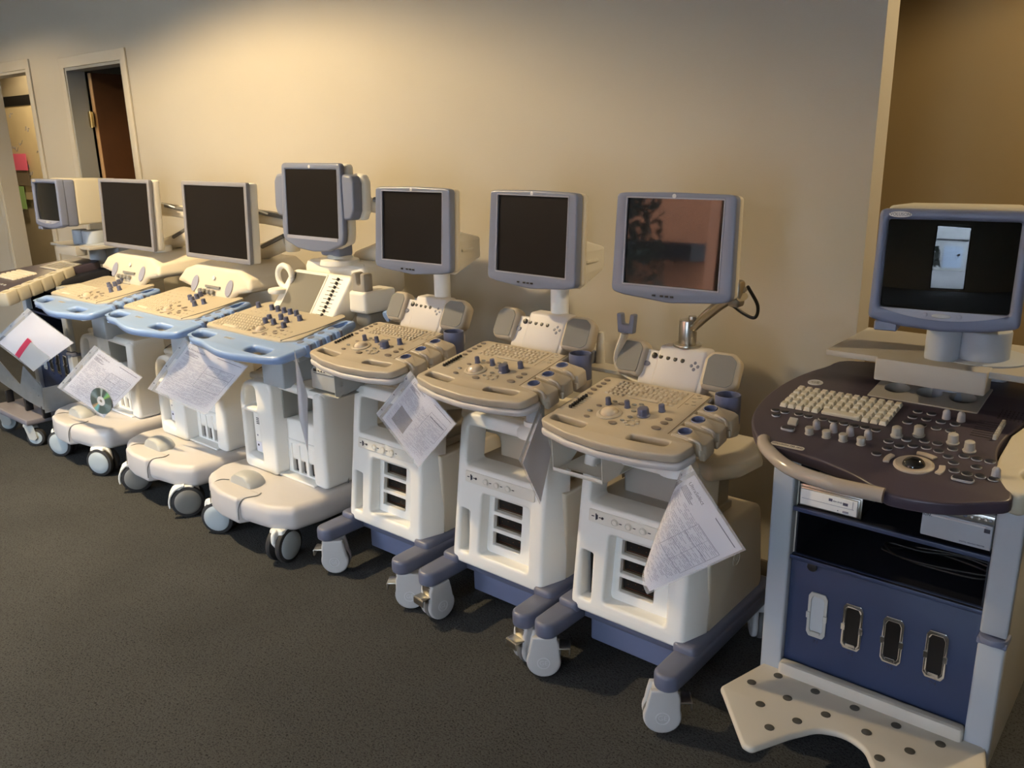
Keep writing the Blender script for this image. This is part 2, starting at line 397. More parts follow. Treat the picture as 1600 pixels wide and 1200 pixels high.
for x, y, w in FAR_LAMPS: downlight(x, y, w, nm='ceiling of the office beyond the left doorway', spot=2.6)

# ------------------------------------------------------------------ shared pieces
CACHE = {}
def shared(key, fn):
    "mesh data built once"
    if key not in CACHE:
        b = fn(); bmesh.ops.recalc_face_normals(b.bm, faces=b.bm.faces)
        me = bpy.data.meshes.new(key[0]); b.bm.to_mesh(me); b.bm.free(); finish(me); me.materials.append(key[1]); CACHE[key] = me
    return CACHE[key]
def put(name, key, fn, parent, M, label=None):
    o = bpy.data.objects.new(name, shared(key, fn)); COL.objects.link(o); o.parent = parent; o.matrix_local = M
    if label: o['label'] = label
    return o
def key_fn(w, d, h, t=.7):
    def f():
        b = B(); b.plate(rrect(-w/2, w/2, -d/2, d/2, .002, 2), [], 0, h, .001, 1)
        return b.warp(lambda c: (c.x*(1-(1-t)*c.z/h), c.y*(1-(1-t)*c.z/h), c.z))
    return f
def knob_fn(r, h, k=.82, ridges=0):
    def f():
        b = B(); n = 24
        rings = []
        for z, q in ((0, 1), (h*.08, 1), (h*.2, .86), (h*.85, k), (h*.97, k*.9), (h, k*.72)):
            rings.append((r*q, z))
        b.lathe(rings, n)
        if ridges:
            def g(c):
                a = math.atan2(c.y, c.x); q = 1-.10*max(0, math.cos(a*ridges)) if c.z > h*.1 else 1
                return (c.x*q, c.y*q, c.z)
            b.warp(g)
        return b
    return f
def oval_fn(a, c, h):
    def f():
        b = B(); b.plate(oval(0, 0, a, c, 20), [], 0, h, min(h*.45, .0015), 2); return b
    return f

# ------------------------------------------------------------------ compact machine with slate legs
def shell_caster(parent, x, y, ang, pedal=True, s=1.):
    "twin shell caster of the beige machines"
    M = T(x, y, 0) @ R(ang, 'Z')
    b = B()
    for sg in (-1, 1):
        x0, x1 = (.012, .031) if sg > 0 else (-.031, -.012)
        pts = [( .018+.053*math.cos(t), .058+.053*math.sin(t)) for t in [math.radians(k) for k in range(-200, 30, 12)]] + [(.060, .110), (.052, .142), (-.022, .142), (-.030, .118)]
        b.plate([(p[0], p[1]) for p in pts], [], x0, x1, .007, 3, M=SIDE)
    b.box(-.028, .028, -.024, .046, .108, .142, .008)
    c = build('caster', b, m_wheelwhite, parent, M=M)
    b = B(); b.cyl((-.0115, .018, .052), .052, .023, 32, .006, 'X'); build('wheel', b, m_wheelgrey, c)
    if pedal:
        b = B(); b.box(-.026, .026, -.062, -.02, .098, .104, .002); b.box(-.026, .026, -.064, -.058, .078, .102, .002); b.box(-.02, .02, -.03, .0, .10, .135, .003)
        build('brake_pedal', b, m_steel, c)
    monogram(c, T(.0315, .018, .056) @ R(PI/2, 'Z') @ R(PI/2, 'X'), .020, m_logo)
    monogram(c, T(-.0315, .018, .056) @ R(-PI/2, 'Z') @ R(PI/2, 'X'), .020, m_logo)
    return c
def flat_monitor(parent, M, w, h, scr, mats, bulge=.012, depth=.045, tilt=4, logo=True, buttons=True):
    "lcd head; M places the centre of its front face"
    mb, ms, mk = mats
    M = M @ R(math.radians(-tilt), 'X')
    outer = [(w*.5, h*.5-.004), (w*.44, h*.5), (0, h*.5+.003), (-w*.44, h*.5), (-w*.5, h*.5-.004), (-w*.508, 0), (-w*.515, -h*.47), (-w*.4, -h*.5), (0, -h*.5-bulge), (w*.4, -h*.5), (w*.515, -h*.47), (w*.508, 0)]
    outer = rpoly(outer, [.014, .2, .2, .2, .014, 0, .02, .1, .2, .1, .02, 0], 5)
    so = .010
    b = B(); b.plate(outer, [rrect(-scr[0]/2, scr[0]/2, so-scr[1]/2, so+scr[1]/2, .002, 2)], -.030, 0, .006, 3, M=FRONT)
    mon = build('monitor', b, mb, parent, M=M, label='%s lcd monitor' % ('slate blue framed'))
    b = B(); b.plate(inset(clean(outer)[::-1] if area2(outer) < 0 else clean(outer), .0015), [], -.018-depth, -.0295, .014, 3, M=FRONT)
    b.plate(rrect(-w*.3, w*.3, -h*.3, h*.36, .03), [], -.018-depth-.02, -.018-depth+.005, .012, 2, M=FRONT)
    build('rear_case', b, mk, mon, label='cream rear case')
    b = B(); b.box(-scr[0]/2-.002, scr[0]/2+.002, .006, .012, so-scr[1]/2-.002, so+scr[1]/2+.002); build('screen', b, ms, mon)
    b = B(); e = scr[0]/2; g = scr[1]/2
    b.plate(rrect(-e-.004, e+.004, so-g-.004, so+g+.004, .004, 3), [rrect(-e, e, so-g, so+g, .002, 2)], -.004, .0006, .0005, 1, M=FRONT); build('screen_rim', b, m_slatelt, mon)
    if logo:
        b = B(); b.plate(oval(0, 0, .006, .006, 20), [], 0, .0012, .0005, 1, M=T(0, 0, h*.5-.0072) @ FRONT); build('emblem', b, m_logo, mon)
    if buttons:
        for k, xx in enumerate((-.045, -.02, -.004, .012)):
            b = B(); b.box(-.005, .005, -.003, 0, -h*.5-bulge*.55+.0105, -h*.5-bulge*.55+.016, .0012); build('button', b, mk if k < 0 else m_dark, mon, M=T(xx, 0, 0))
    return mon

P5SCR = (.292, .242)
def compact_machine(c, dz, label, swivel=False, screen=None, head_dx=0., extras=(), cast=(0, 0, 0, 0), yaw=0., mdx=0.):
    root = empty('ultrasound_machine', (c, 1.82, 0), label, 'ultrasound machine')
    # legs
    b = B()
    for sg in (-1, 1):
        pts = [(sg*.17, .64), (sg*.17, .05), (sg*.172, -.03), (sg*.19, -.052), (sg*.226, -.052), (sg*.245, -.03), (sg*.247, .06), (sg*.242, .64)]
        b.plate(rpoly(pts, [.02, .05, .03, .03, .03, .03, .05, .02], 4), [], .143, .196, .012, 3)
        b.plate(rpoly([(sg*.165, .60), (sg*.165, .075), (sg*.238, .075), (sg*.243, .60)], .02, 3), [], .18, .218, .012, 3)
    b.box(-.19, .19, .13, .20, .145, .19, .01); b.box(-.19, .19, .52, .62, .145, .19, .01)
    build('leg_frame', b, m_slate, root)
    b = B(); b.box(-.168, .168, .16, .5, .055, .19, .006); build('under_box', b, mat('blue_under_box', (.17, .20, .33), .4), root, label='blue box under the cabinet')
    for k, (x, y) in enumerate(((-.207, -.005), (.207, -.005), (-.21, .57), (.22, .57))): shell_caster(root, x, y, cast[k], pedal=k < 2)
    # front shell
    out = rpoly([(-.192, .196), (.192, .196), (.180, .725), (-.180, .725)], [.035, .03, .05, .06], 6)
    holes = [rpoly([(-.152, .545), (.150, .545), (.147, .682), (-.147, .682)], .012, 3), rpoly([(-.165, .24), (-.125, .235), (-.127, .388), (-.165, .392)], .006, 2), rpoly([(-.078, .246), (.135, .246), (.128, .462), (-.075, .462)], .014, 3)]
    b = B(); b.plate(out, holes, 0, .10, .010, 3, M=FRONT)
    def shell(c_):
        q = min(1, max(0, (c_.y+.10)/.10))
        x = c_.x+(math.copysign(.033*q**.8, c_.x) if abs(c_.x) > .17 else 0)
        return (x, c_.y+.185+.11*(c_.z-.2), c_.z)
    b.warp(shell)
    body = build('front_shell', b, m_white, root)
    b = B(); b.plate(rpoly([(-.10, .205), (.155, .205), (.155, .475), (-.10, .475)], .004, 2), [rrect(-.054, .066, z, z+.046, .003, 2) for z in (.392, .333, .274)], 0, .02, .002, 1, M=FRONT)
    b.warp(lambda c_: (c_.x, c_.y+.15+.11*(c_.z-.2), c_.z))
    rp = build('connector_panel', b, m_white, root)
    for z in (.392, .333, .274):
        b = B(); yy = .152+.11*(z-.2); b.box(-.053, .065, yy+.004, yy+.014, z+.001, z+.045, .001); p = build('probe_port', b, m_port, rp)
        b = B()
        for cc in range(4): b.cyl((-.035+cc*.026, yy+.004, z+.018+.008*(cc % 2)), .0014, .001, 8, 0, 'Y', M=T(0, -.001, 0))
        b.box(-.046, .060, yy+.003, yy+.004, z+.005, z+.0062); b.box(-.046, .060, yy+.003, yy+.004, z+.038, z+.0388); build('contacts', b, m_copper, p)
    b = B(); b.box(-.172, -.120, .175, .181, .23, .40); b.box(-.150, -.147, .13, .178, .24, .39); build('slot_liner', b, m_dark if 'dark_slot' in extras else m_grey, root)
    # control strip
    b = B(); b.plate(rrect(-.148, .150, .490, .529, .005, 3), [], 0, .004, .0015, 1, M=FRONT); b.warp(lambda c_: (c_.x, c_.y+.0855+.11*(c_.z-.2), c_.z))
    st = build('control_strip', b, m_cream, root); ys = .1150
    for xx in (-.055, -.008, .04): put('push_button', ('push_button', m_cream), lambda: B().plate(oval(0, 0, .0115, .0115, 20), [oval(0, 0, .009, .009, 20)], 0, .0025, .0006, 1).plate(oval(0, 0, .0085, .0085, 20), [], 0, .003, .001, 1), st, T(xx, ys-.002, .509) @ R(PI/2, 'X'))
    b = B(); b.box(-.122, -.119, ys-.002, ys, .500, .52); b.box(-.119, -.115, ys-.002, ys, .503, .517); b.cyl((-.098, ys, .51), .004, .002, 12, 0, 'Y', M=T(0, -.0025, 0)); b.box(-.136, -.128, ys-.0022, ys, .509, .511); b.box(-.110, -.104, ys-.0022, ys, .509, .511)
    for xx in (-.035, .012, .062): b.box(xx-.004, xx+.004, ys-.0022, ys, .5085, .510)
    build('port_symbols', b, m_text, st)
    # cabinet: rear box, centre block, shelf floor, tray
    b = B(); side = rpoly([(.183, .205), (.555, .205), (.51, .515), (.183, .515)], [0, .04, .05, 0], 5)
    b.plate(side, [], -.222, .222, .012, 3, M=SIDE); build('rear_cabinet', b, m_warm, root)
    monogram(root, T(.2225, .35, .385) @ R(PI/2, 'Z') @ R(PI/2, 'X'), .024, m_warm)
    b = B(); b.box(-.175, .175, .155, .40, .52, .543, .003); b.box(-.125, .165, .27, .40, .50, .70, .01); build('shelf_block', b, m_tan2 if 'tray_sheet' in extras else m_shelf, root, label='shelf and block under the top tray')
    b = B()
    o2 = rpoly([(-.215, .17), (.215, .17), (.262, .26), (.272, .38), (.215, .48), (-.19, .48), (-.235, .42), (-.232, .30)], [.02, .02, .1, .04, .04, .04, .04, .1], 5)
    b.plate(o2, [], .683, .728, .018, 3)
    b.warp(lambda q: (q.x, q.y, q.z-.25*max(0, abs(q.x)-.2)*(1 if q.z > .7 else .6)))
    tray = build('top_tray', b, m_warm, root)
    # column
    b = B(); b.lathe([(.058, .70), (.058, .716), (.05, .728), (.036, .735), (.036, .75)], 28, M=T(.125, .155, 0)); build('column_collar', b, m_white, root)
    b = B(); b.cyl((.125, .155, .72), .029, .085+dz+.03, 24, .002); build('column', b, m_post, root)
    # console
    CM = T(0, .02, .835+dz) @ R(math.atan(.18), 'X')
    outl = rpoly([(-.232, -.035), (-.12, -.068), (0, -.082), (.12, -.074), (.222, -.050), (.236, .02), (.150, .045), (.150, .285), (.08, .292), (-.20, .292), (-.215, .28)], [.03, .1, .2, .1, .035, .02, .002, .004, .01, .02, .02], 6)
    slots = [rrect(-.207, -.088, -.024, .006, .012, 4), rrect(.052, .170, -.024, .006, .012, 4)]
    slots = [[(x, y-.018*(1-(x/.23)**2)+.012) for x, y in s_] for s_ in slots]
    b = B(); b.plate(outl, slots, -.025, 0, .0055, 3); con = build('console', b, m_tan, root, M=CM)
    b = B(); b.plate(inset(clean(outl), -.004) if area2(outl) > 0 else outl, [], -.048, -.0265, .008, 3); build('lower_tray', b, m_beigegrey, con, label='pale lower lip of the console')
    # recess outline of the keyboard field and groove
    b = B(); b.box(.1405, .1425, .04, .285, -.001, .0008); b.box(.0905, .0915, .18, .28, -.001, .0006); build('groove', b, mat('groove_brown', (.20, .15, .10), .6), con)
    K = ('key', m_tan2)
    for r_ in range(6):
        for cc in range(14):
            if r_ == 0 and 3 < cc < 10:
                continue
            put('key', K, key_fn(.0135, .0125, .0045), con, T(-.148+cc*.0165+(r_ % 2)*.003, .190+r_*.0158, -.0003))
    b = B(); b.plate(rrect(-.045, .05, -.006, .006, .003), [], 0, .004, .001, 1); build('space_bar', b, m_tan2, con, M=T(-.045+.02, .19, 0))
    for x, y in ((.101, .215), (.113, .235), (.122, .215), (.104, .255), (.118, .262), (.107, .275)): put('flat_key', ('flat_key', m_tan2), oval_fn(.0065, .004, .0025), con, T(x, y, 0))
    for x, y, r_, h in ((-.101, .126, .0095, .022), (-.040, .130, .0095, .021), (.061, .148, .0105, .022)): put('knob', ('knob', m_knob, r_), knob_fn(r_, h), con, T(x, y, 0))
    put('large_knob', ('large_knob', m_knob), knob_fn(.019, .024, .85, 8), con, T(.028, .105, 0))
    b = B(); b.lathe([(.036, -.001), (.036, .003), (.029, .006), (.025, .004)], 32)
    tr_ = build('trackball_ring', b, m_tan2, con, M=T(-.066, .076, 0))
    b = B(); b.lathe([(.0255*math.cos(a), .002+.018*math.sin(a)) for a in [k*PI/2/8*.98 for k in range(9)]], 28); build('trackball', b, mat('trackball_ivory', (.62, .52, .40), .18, coat=.4), con, M=T(-.066, .076, 0))
    for x, y, a in ((-.195, .262, .011), (-.192, .237, .010), (-.193, .214, .010), (-.196, .190, .011), (-.191, .163, .010), (-.127, .068, .0085), (-.114, .034, .010), (-.093, .146, .008), (-.065, .140, .011), (-.03, .150, .008), (.0, .14, .0085), (-.01, .055, .007), (.0, .08, .0085), (-.01, .115, .0085), (.103, .112, .011), (.103, .088, .012), (.098, .054, .015), (-.026, .031, .014), (-.012, .16, .008), (-.12, .105, .009)):
        put('oval_button', ('oval_button', m_grey2 if a < .0086 else mat('button_taupe', (.20, .165, .14), .4), a), oval_fn(a, a*.62, .0035), con, T(x, y, 0))
    for k in range(7): put('small_button', ('small_button', m_tan2), oval_fn(.0065, .005, .004), con, T(.02+.017*math.cos(k*.9), .055+.016*math.sin(k*.9), 0))
    for k in range(8): put('slider', ('slider', m_dark), key_fn(.010, .0075, .009, .8), con, T(-.190+(k % 2)*.001, .062+k*.0112, 0))
    for k in range(8):
        b = B(); b.box(-.206, -.172, .0615+k*.0112, .0625+k*.0112, -.0005, .0004); build('slider_slot', b, m_grey2, con)
    # right hand holders
    b = B(); b.plate(rpoly([(.146, .03), (.20, .03), (.205, .29), (.146, .29)], .006, 3), [], -.055, -.036, .006, 2); build('holder_rail', b, m_tan, con)
    for k, v in enumerate((.062, .134, .206)):
        b = B()
        pts = rpoly([(.152, v-.028), (.236, v-.030), (.250, v-.018), (.250, v+.026), (.236, v+.030), (.152, v+.028)], .006, 3)
        hole = oval(.180, v, .0180, .0190, 22)
        b.plate(pts, [hole], -.034, .006, .0035, 3)
        b.warp(lambda q: (q.x, q.y, q.z-(q.x-.2)*.35 if q.x > .2 else q.z))
        b.box(.232, .2485, v-.028, v+.026, -.056, -.034, .004)
        hd = build('probe_holder', b, m_tan, con)
        b = B(); b.plate(oval(.180, v, .0185, .0195, 24), [oval(.180, v, .0165, .0175, 24)], -.035, .0075, .001, 1); b.plate(oval(.18, v, .0175, .0185, 20), [], -.037, -.033); build('cup_liner', b, mat('periwinkle_liner', (.18, .21, .36), .45), hd)
        b = B(); b.tube([(.208, v-.030, .004), (.222, v-.034, .006), (.238, v-.032, -.002), (.243, v-.031, -.02)], .005, 8); build('cable_hook', b, m_tan, hd)
    b = B(); b.plate(oval(0, 0, .036, .036, 28), [oval(0, 0, .033, .033, 28)], -.085, .012, .001, 1); b.plate(oval(0, 0, .034, .034, 24), [], -.086, -.08); build('gel_bottle_cup', b, mat('slate_violet_cup', (.13, .15, .26), .4), con, M=T(.188, .292, 0) @ R(-math.atan(.18), 'X'))
    b = B(); b.lathe([(.037, -.07), (.038, -.085), (.033, -.105), (.02, -.112)], 24); build('cup_base', b, m_tan, con, M=T(.188, .292, 0) @ R(-math.atan(.18), 'X'))
    # head unit with speakers
    HM = T(-.022, .352, .895+dz) @ R(math.radians(-28), 'X')
    b = B(); b.plate(rpoly([(-.108, -.03), (.108, -.03), (.112, .03), (.105, .085), (-.105, .085), (-.112, .03)], .01, 3), [], -.05, 0, .006, 3, M=FRONT); hu = build('head_panel', b, m_beigegrey, root, M=HM)
    for k in range(5): put('round_button', ('round_button', m_dark), lambda: B().cyl((0, 0, 0), .0085, .004, 18, .0015).cyl((0, 0, 0), .0095, .0015, 18), hu, T(-.072+k*.0245, 0, .066-k*.0008) @ R(PI/2, 'X'))
    for x, z in ((.068, .062), (.068, .042), (.058, .052), (.079, .052)): put('arrow_button', ('arrow_button', m_slate), lambda: B().cyl((0, 0, 0), .0065, .004, 14, .0015), hu, T(x, 0, z) @ R(PI/2, 'X'))
    b = B(); b.plate(oval(-.092, .038, .012, .008, 20), [], 0, .003, .001, 1, M=FRONT); build('oval_button', b, m_slate, hu)
    b = B(); b.plate(oval(0, .016, .025, .006, 24), [], 0, .002, .0008, 1, M=FRONT); build('badge', b, m_gold, hu)
    for sg in (-1, 1):
        SM = HM @ T(sg*.152, -.01, .047) @ R(math.radians(8*sg), 'Z') @ R(math.radians(-3*sg), 'Y')
        pts = [(-.048, -.052), (.030, -.056), (.054, -.036), (.056, .040), (.030, .062), (-.030, .062), (-.052, .040), (-.054, -.036)]
        pts = rpoly([(sg*x, z) for x, z in pts], .026, 6)
        b = B(); b.plate(pts, [], -.055, 0, .016, 3, M=FRONT); sp = build('speaker', b, m_tan, root, M=SM)
        b = B(); q = clean(pts); q = q if area2(q) > 0 else q[::-1]; b.plate(inset(q, .011), [], -.002, .0012, .001, 1, M=FRONT); build('speaker_grille', b, m_grey2, sp)
    b = B(); b.plate(rpoly([(.33, .86), (.47, .86), (.45, .985), (.395, .985)], .012, 3), [], -.085, .075, .012, 3, M=T(0, 0, dz) @ SIDE); build('neck_plinth', b, m_beigegrey, root)
    b = B(); b.box(-.09, .11, .24, .46, .80+dz, .865+dz, .02); build('console_support', b, m_beigegrey, root)
    # monitor
    if swivel:
        b = B(); b.cyl((-.01, .43, .985+dz), .042, .008, 28, .002); b.cyl((-.01, .43, .992+dz), .027, .075, 28, .004); b.cyl((0.003, .43, 1.066+dz), .012, .014, 16, .003); build('steel_post', b, m_steel, root, label='brushed steel post')
        b = B(); b.tube([(0, .43, 1.035), (.055, .42, 1.085), (.13, .39, 1.14), (.19, .36, 1.165)], .020, 12, flat=.55); b.tube([(.0, .43, 1.045), (.06, .44, 1.11), (.14, .41, 1.165), (.19, .37, 1.185)], .008, 10)
        b.box(.15, .188, .345, .385, 1.135, 1.21, .01); build('monitor_arm', b, m_bronze, root, label='bronze coloured curved arm')
        b = B(); b.tube([(.19, .39, 1.19), (.20, .44, 1.13), (.185, .46, 1.09), (.155, .45, 1.10), (.12, .43, 1.13)], .005, 8); build('cable', b, m_black, root)
        MM = T(0, .295, 1.297)
    else:
        b = B(); b.cyl((head_dx, .445, .975+dz), .031, .125, 24, .003); build('monitor_post', b, m_white, root, label='white round post')
        b = B(); b.plate(rpoly([(.335, 1.25), (.335, 1.16), (.40, 1.125), (.535, 1.175), (.535, 1.25), (.44, 1.275)], .01, 3), [], -.03, .125, .01, 2, M=SIDE)
        b.box(.115, .131, .43, .49, 1.205, 1.215, .002); build('monitor_bracket', b, m_cream, root)
        MM = T(mdx, .285, 1.292)
    mon = flat_monitor(root, MM @ R(yaw, 'Z'), .362, .292, P5SCR, (m_slate2, screen or m_screen_matte, m_warm))
    return root, con

MC = compact_machine(-1.195, 0, 'beige ultrasound machine on a curved bronze monitor arm, its screen showing an orange reflection', swivel=True, screen=m_screen_gloss, extras=('dark_slot',), cast=(2.2, 2.2, 0, .6), yaw=math.radians(3))
MB = compact_machine(-1.70, .045, 'beige ultrasound machine with an empty shelf and a folded document hanging at its right corner', extras=('tray_sheet',), cast=(-.15, -.2, .3, .6), yaw=math.radians(-3), head_dx=.005, mdx=.01)
MA = compact_machine(-2.25, .045, 'beige ultrasound machine with a white recorder box hung under its console', cast=(-.93, -.93, .3, .6), yaw=math.radians(2), head_dx=.005, mdx=.02)

# extras on the right-hand beige machine: empty bracket under the console, cable tree on its left
r7 = MC[0]
b = B()
for xx in (-.225, -.052):
    b.plate(rpoly([(.03, .79), (.04, .668), (.05, .655), (.12, .655), (.30, .77), (.30, .80)], .006, 2), [], xx, xx+.0025, 0, M=SIDE)
b.plate([(-.225, .04), (-.05, .04), (-.05, .26), (-.225, .26)], [rrect(-.20, -.075, .062, .078, .002), oval(-.15, .14, .012, .008)], .655, .6575, 0)
b.box(-.225, -.05, .04, .0425, .655, .668, .001)
build('printer_bracket', b, m_cream, r7, label='empty folded sheet bracket')
b = B(); b.tube([(-.10, .36, .86), (-.20, .38, .885), (-.225, .38, .93), (-.20, .38, 1.01)], .019, 12, flat=.5); b.box(-.385, -.18, .40, .47, .862, .876, .005)
tree = build('cable_tree', b, m_warm, r7, label='cream arm with cable hooks')
def hook(M, s=1.):
    b = B(); b.plate(rpoly([(-.028*s, -.03*s), (.028*s, -.03*s), (.034*s, .034*s), (.018*s, .036*s), (.013*s, 0), (-.013*s, 0), (-.016*s, .034*s), (-.034*s, .034*s)], .006*s, 4), [], -.012, .012, .004, 2, M=FRONT)
    return build('cable_hook', b, m_slate2, tree, M=M)
hook(T(-.193, .38, 1.04), .95); hook(T(-.385, .44, .885), .95)
b = B(); b.cyl((-.345, .46, .875), .016, .105, 16, .004, r2=.012); build('peg', b, m_cream, tree)
# recorder under the left-hand beige machine
r5 = MA[0]
def recorder_box():
    rec = empty('video_recorder', (-2.25-.235, 1.87, .70), 'white recorder box in the bracket under the leftmost beige console', 'recorder')
    b = B(); b.plate(rpoly([(0, .01), (.0, .078), (.02, .098), (.19, .098), (.19, .022), (.03, 0)], .006, 3), [], -.078, .078, .004, 2, M=SIDE); build('case', b, m_grey, rec)
    b = B(); b.box(-.060, .065, -.002, 0, .071, .0725); build('tray_slit', b, m_text, rec)
    b = B(); b.box(-.06, -.045, -.002, .0, .077, .088); build('display', b, m_dark, rec)
    for k in range(3): put('button', ('rec_button', m_text), oval_fn(.004, .003, .002), rec, T(-.03+k*.017, -.0005, .082) @ R(PI/2, 'X'))
recorder_box()
b = B()
b.plate(rpoly([(.03, .825), (.03, .708), (.05, .700), (.25, .80), (.32, .862), (.29, .872)], .004, 2), [oval(.060+k*.034, .748+.016*k, .010, .010, 16) for k in range(5)], -.153, -.150, 0, M=SIDE)
b.box(-.322, -.15, .04, .26, .697, .6995)
build('recorder_bracket', b, m_grey, r5, label='grey perforated bracket')

# ------------------------------------------------------------------ machines with the sky blue handles
def big_caster(parent, x, y, ang, hub, fender=True):
    M = T(x, y, 0) @ R(ang, 'Z')
    b = B(); b.plate(rpoly([(-.055, .10), (-.02, .050), (.02, .045), (.07, .075), (.062, .145), (-.05, .148)], .03, 4), [], -.010, .010, .008, 3, M=SIDE); b.box(-.034, .034, -.03, .045, .112, .148, .012)
    if fender:
        for sg in (-1, 1):
            arc = [(.012+.074*math.cos(t), .072+.074*math.sin(t)) for t in [math.radians(a) for a in range(95, 205, 10)]]
            arc2 = [(.012+.082*math.cos(t), .072+.082*math.sin(t)) for t in [math.radians(a) for a in range(195, 85, -10)]]
            b.plate(arc+arc2, [], sg*.024-.012, sg*.024+.012, .002, 1, M=SIDE)
    c = build('caster', b, m_white, parent, M=M)
    for sg in (-1, 1):
        b = B(); b.cyl((sg*.024-.012, .012, .072), .072, .024, 36, .008, 'X'); w = build('wheel', b, m_rubber, c)
        b = B(); b.lathe([(.0565, 0), (.0565, .002), (.053, .005), (.03, .008), (.004, .009)], 32, M=T(sg*.036, .012, .072) @ R(sg*PI/2, 'Y')); build('hubcap', b, hub, c)
    return c

def blue_machine(c, label, head='hood', mon=None, cast=((0, 0), (0, 0)), hub=None, opening=None, cdz=0.):
    root = empty('ultrasound_machine', (c, 1.78, 0), label, 'ultrasound machine')
    # base bumper
    out = rpoly([(-.365, .20), (-.372, .08), (-.325, -.01), (-.20, -.07), (-.02, -.095), (.20, -.065), (.288, -.01), (.305, .12), (.30, .66), (-.35, .66)], [.03, .06, .08, .2, .2, .12, .05, .06, .05, .05], 6)
    b = B(); b.plate(out, [], .132, .236, .034, 4)
    b.warp(lambda q: (q.x, q.y, q.z+.0*q.y))
    base = build('base_bumper', b, m_beigegrey, root)
    b = B(); pd = rpoly([(-.205, -.074), (-.10, -.098), (.03, -.100), (.075, -.02), (.05, .005), (-.18, -.005), (-.215, -.03)], [.018, .1, .018, .03, .03, .03, .02], 5)
    b.plate(pd, [], .126, .238, .016, 4); build('brake_pedal', b, m_beigegrey, base)
    b = B(); b.lathe([(.072*math.cos(a), .070*math.sin(a)) for a in [k*PI/2/8*.98 for k in range(9)]], 28); b.warp(lambda q: (q.x*1.15, min(q.y, .5) if q.y > -.035 else -.035, q.z*.85)); build('pedal_dome', b, m_grey, base, M=T(-.085, .028, .228))
    for pts in ([(-.205, -.076, .15), (-.206, -.071, .20), (-.204, -.05, .233), (-.20, -.02, .2385), (-.17, .0, .2385)], [(.036, -.099, .15), (.037, -.095, .20), (.043, -.072, .233), (.07, -.03, .2385), (.06, -.0, .2385)]):
        b = B(); b.tube(pts, .0018, 6); build('pedal_seam', b, m_wheelgrey, base)
    for sg, k in ((-1, 0), (1, 1)): big_caster(root, sg*.228-.006, -.035, cast[k][0], m_hubdark if cast[k][1] else m_hub, bool(cast[k][1]))
    for sg in (-1, 1): big_caster(root, sg*.23, .55, .3*sg, m_hub)
    # cabinet front: bulging left column, bar over the drive bay, sill with slots, right pillar
    b = B()
    A = rpoly([(-.243, .512), (-.145, .512), (-.148, .612), (-.222, .612)], [.008, .02, .02, .05], 5); Bh = rpoly([(-.248, .295), (-.135, .275), (-.143, .492), (-.243, .496)], .012, 3)
    b.plate(rpoly([(-.272, .236), (-.035, .236), (-.030, .640), (-.262, .640)], [.03, .03, .04, .11], 8), [A, Bh], 0, .217, .0125, 3, M=T(0, .365, 0) @ FRONT)
    n0 = len(b.bm.verts)
    b.plate(rpoly([(-.07, .612), (.262, .605), (.262, .648), (-.07, .648)], [.01, .01, .03, .03], 4), [], 0, .177, .018, 3, M=T(0, .365, 0) @ FRONT)
    b.plate(rpoly([(.172, .236), (.262, .236), (.262, .64), (.205, .64), (.192, .48)], [.03, .03, .04, .03, .05], 5), [], 0, .19, .018, 3, M=T(0, .365, 0) @ FRONT)
    b.plate(rpoly([(-.06, .30), (.20, .30), (.20, .484), (-.06, .484)], .012, 3), [[(x, .20), (x+.036, .20), (x+.034, .378), (x, .378)] for x in ()], 0, .15, .014, 3, M=T(0, .365, 0) @ FRONT)
    fs = build('front_shell', b, m_white, root)
    for v in []: pass
    b = B(); b.plate(rpoly([(-.06, .236), (.20, .236), (.20, .395), (-.06, .395)], .002, 2), [rpoly([(x, .254), (x+.036, .254), (x+.034, .376), (x, .376)], .003, 2) for x in (-.008, .046, .100)], 0, .03, .003, 2, M=T(0, .240, 0) @ FRONT)
    b.box(-.05, .19, .165, .25, .236, .246, .004); build('slot_panel', b, m_white, root)
    b = B(); b.box(-.25, .25, .350, .36, .25, .62); build('inner_panel', b, mat('bay_grey', (.22, .22, .205), .6), root)
    b = B(); b.box(-.0285, -.022, .20, .36, .485, .61, .002); build('bay_lining', b, mat('bay_wall_grey', (.30, .30, .28), .5), root)
    b = B(); b.plate(rrect(-.236, -.142, .296, .478, .006, 2), [], 0, .012, .002, 1, M=T(0, .200, 0) @ FRONT); ip = build('connector_panel', b, m_white, root)
    b = B()
    for k in range(4): b.box(-.215, -.175, .1865, .188, .452-k*.008, .4555-k*.008)
    build('vent_slots', b, m_dark, ip)
    b = B(); b.plate(rrect(-.232, -.158, .300, .345, .002), [], 0, .001, M=T(0, .188, 0) @ FRONT); build('label_sheet', b, m_paper, ip)
    for xx in (-.215, -.18):
        b = B(); b.plate(oval(xx, .33, .005, .005, 12), [], 0, .001, M=T(0, .1865, 0) @ FRONT); build('mark', b, m_text, ip)
        b = B(); b.plate(oval(xx, .375, .004, .004, 12), [], 0, .001, M=T(0, .1865, 0) @ FRONT); build('mark', b, m_inklt, ip)
    for xx in (.010, .064, .118):
        b = B(); b.box(xx-.006, xx+.018, .219, .300, .252, .378, .002); p = build('probe_port', b, m_port, root)
        b = B(); b.box(xx+.006, xx+.008, .218, .220, .265, .365); build('contacts', b, m_steel, p)
    if opening == 'label':
        b = B(); b.box(-.238, -.146, .215, .217, .52, .585); o = build('spec_sheet', b, m_paper, root, label='white label sheet in the upper opening')
        b = B(); b.box(-.232, -.205, .2135, .215, .567, .577); b.box(-.236, -.150, .2135, .215, .556, .558); build('lettering', b, m_text, o)
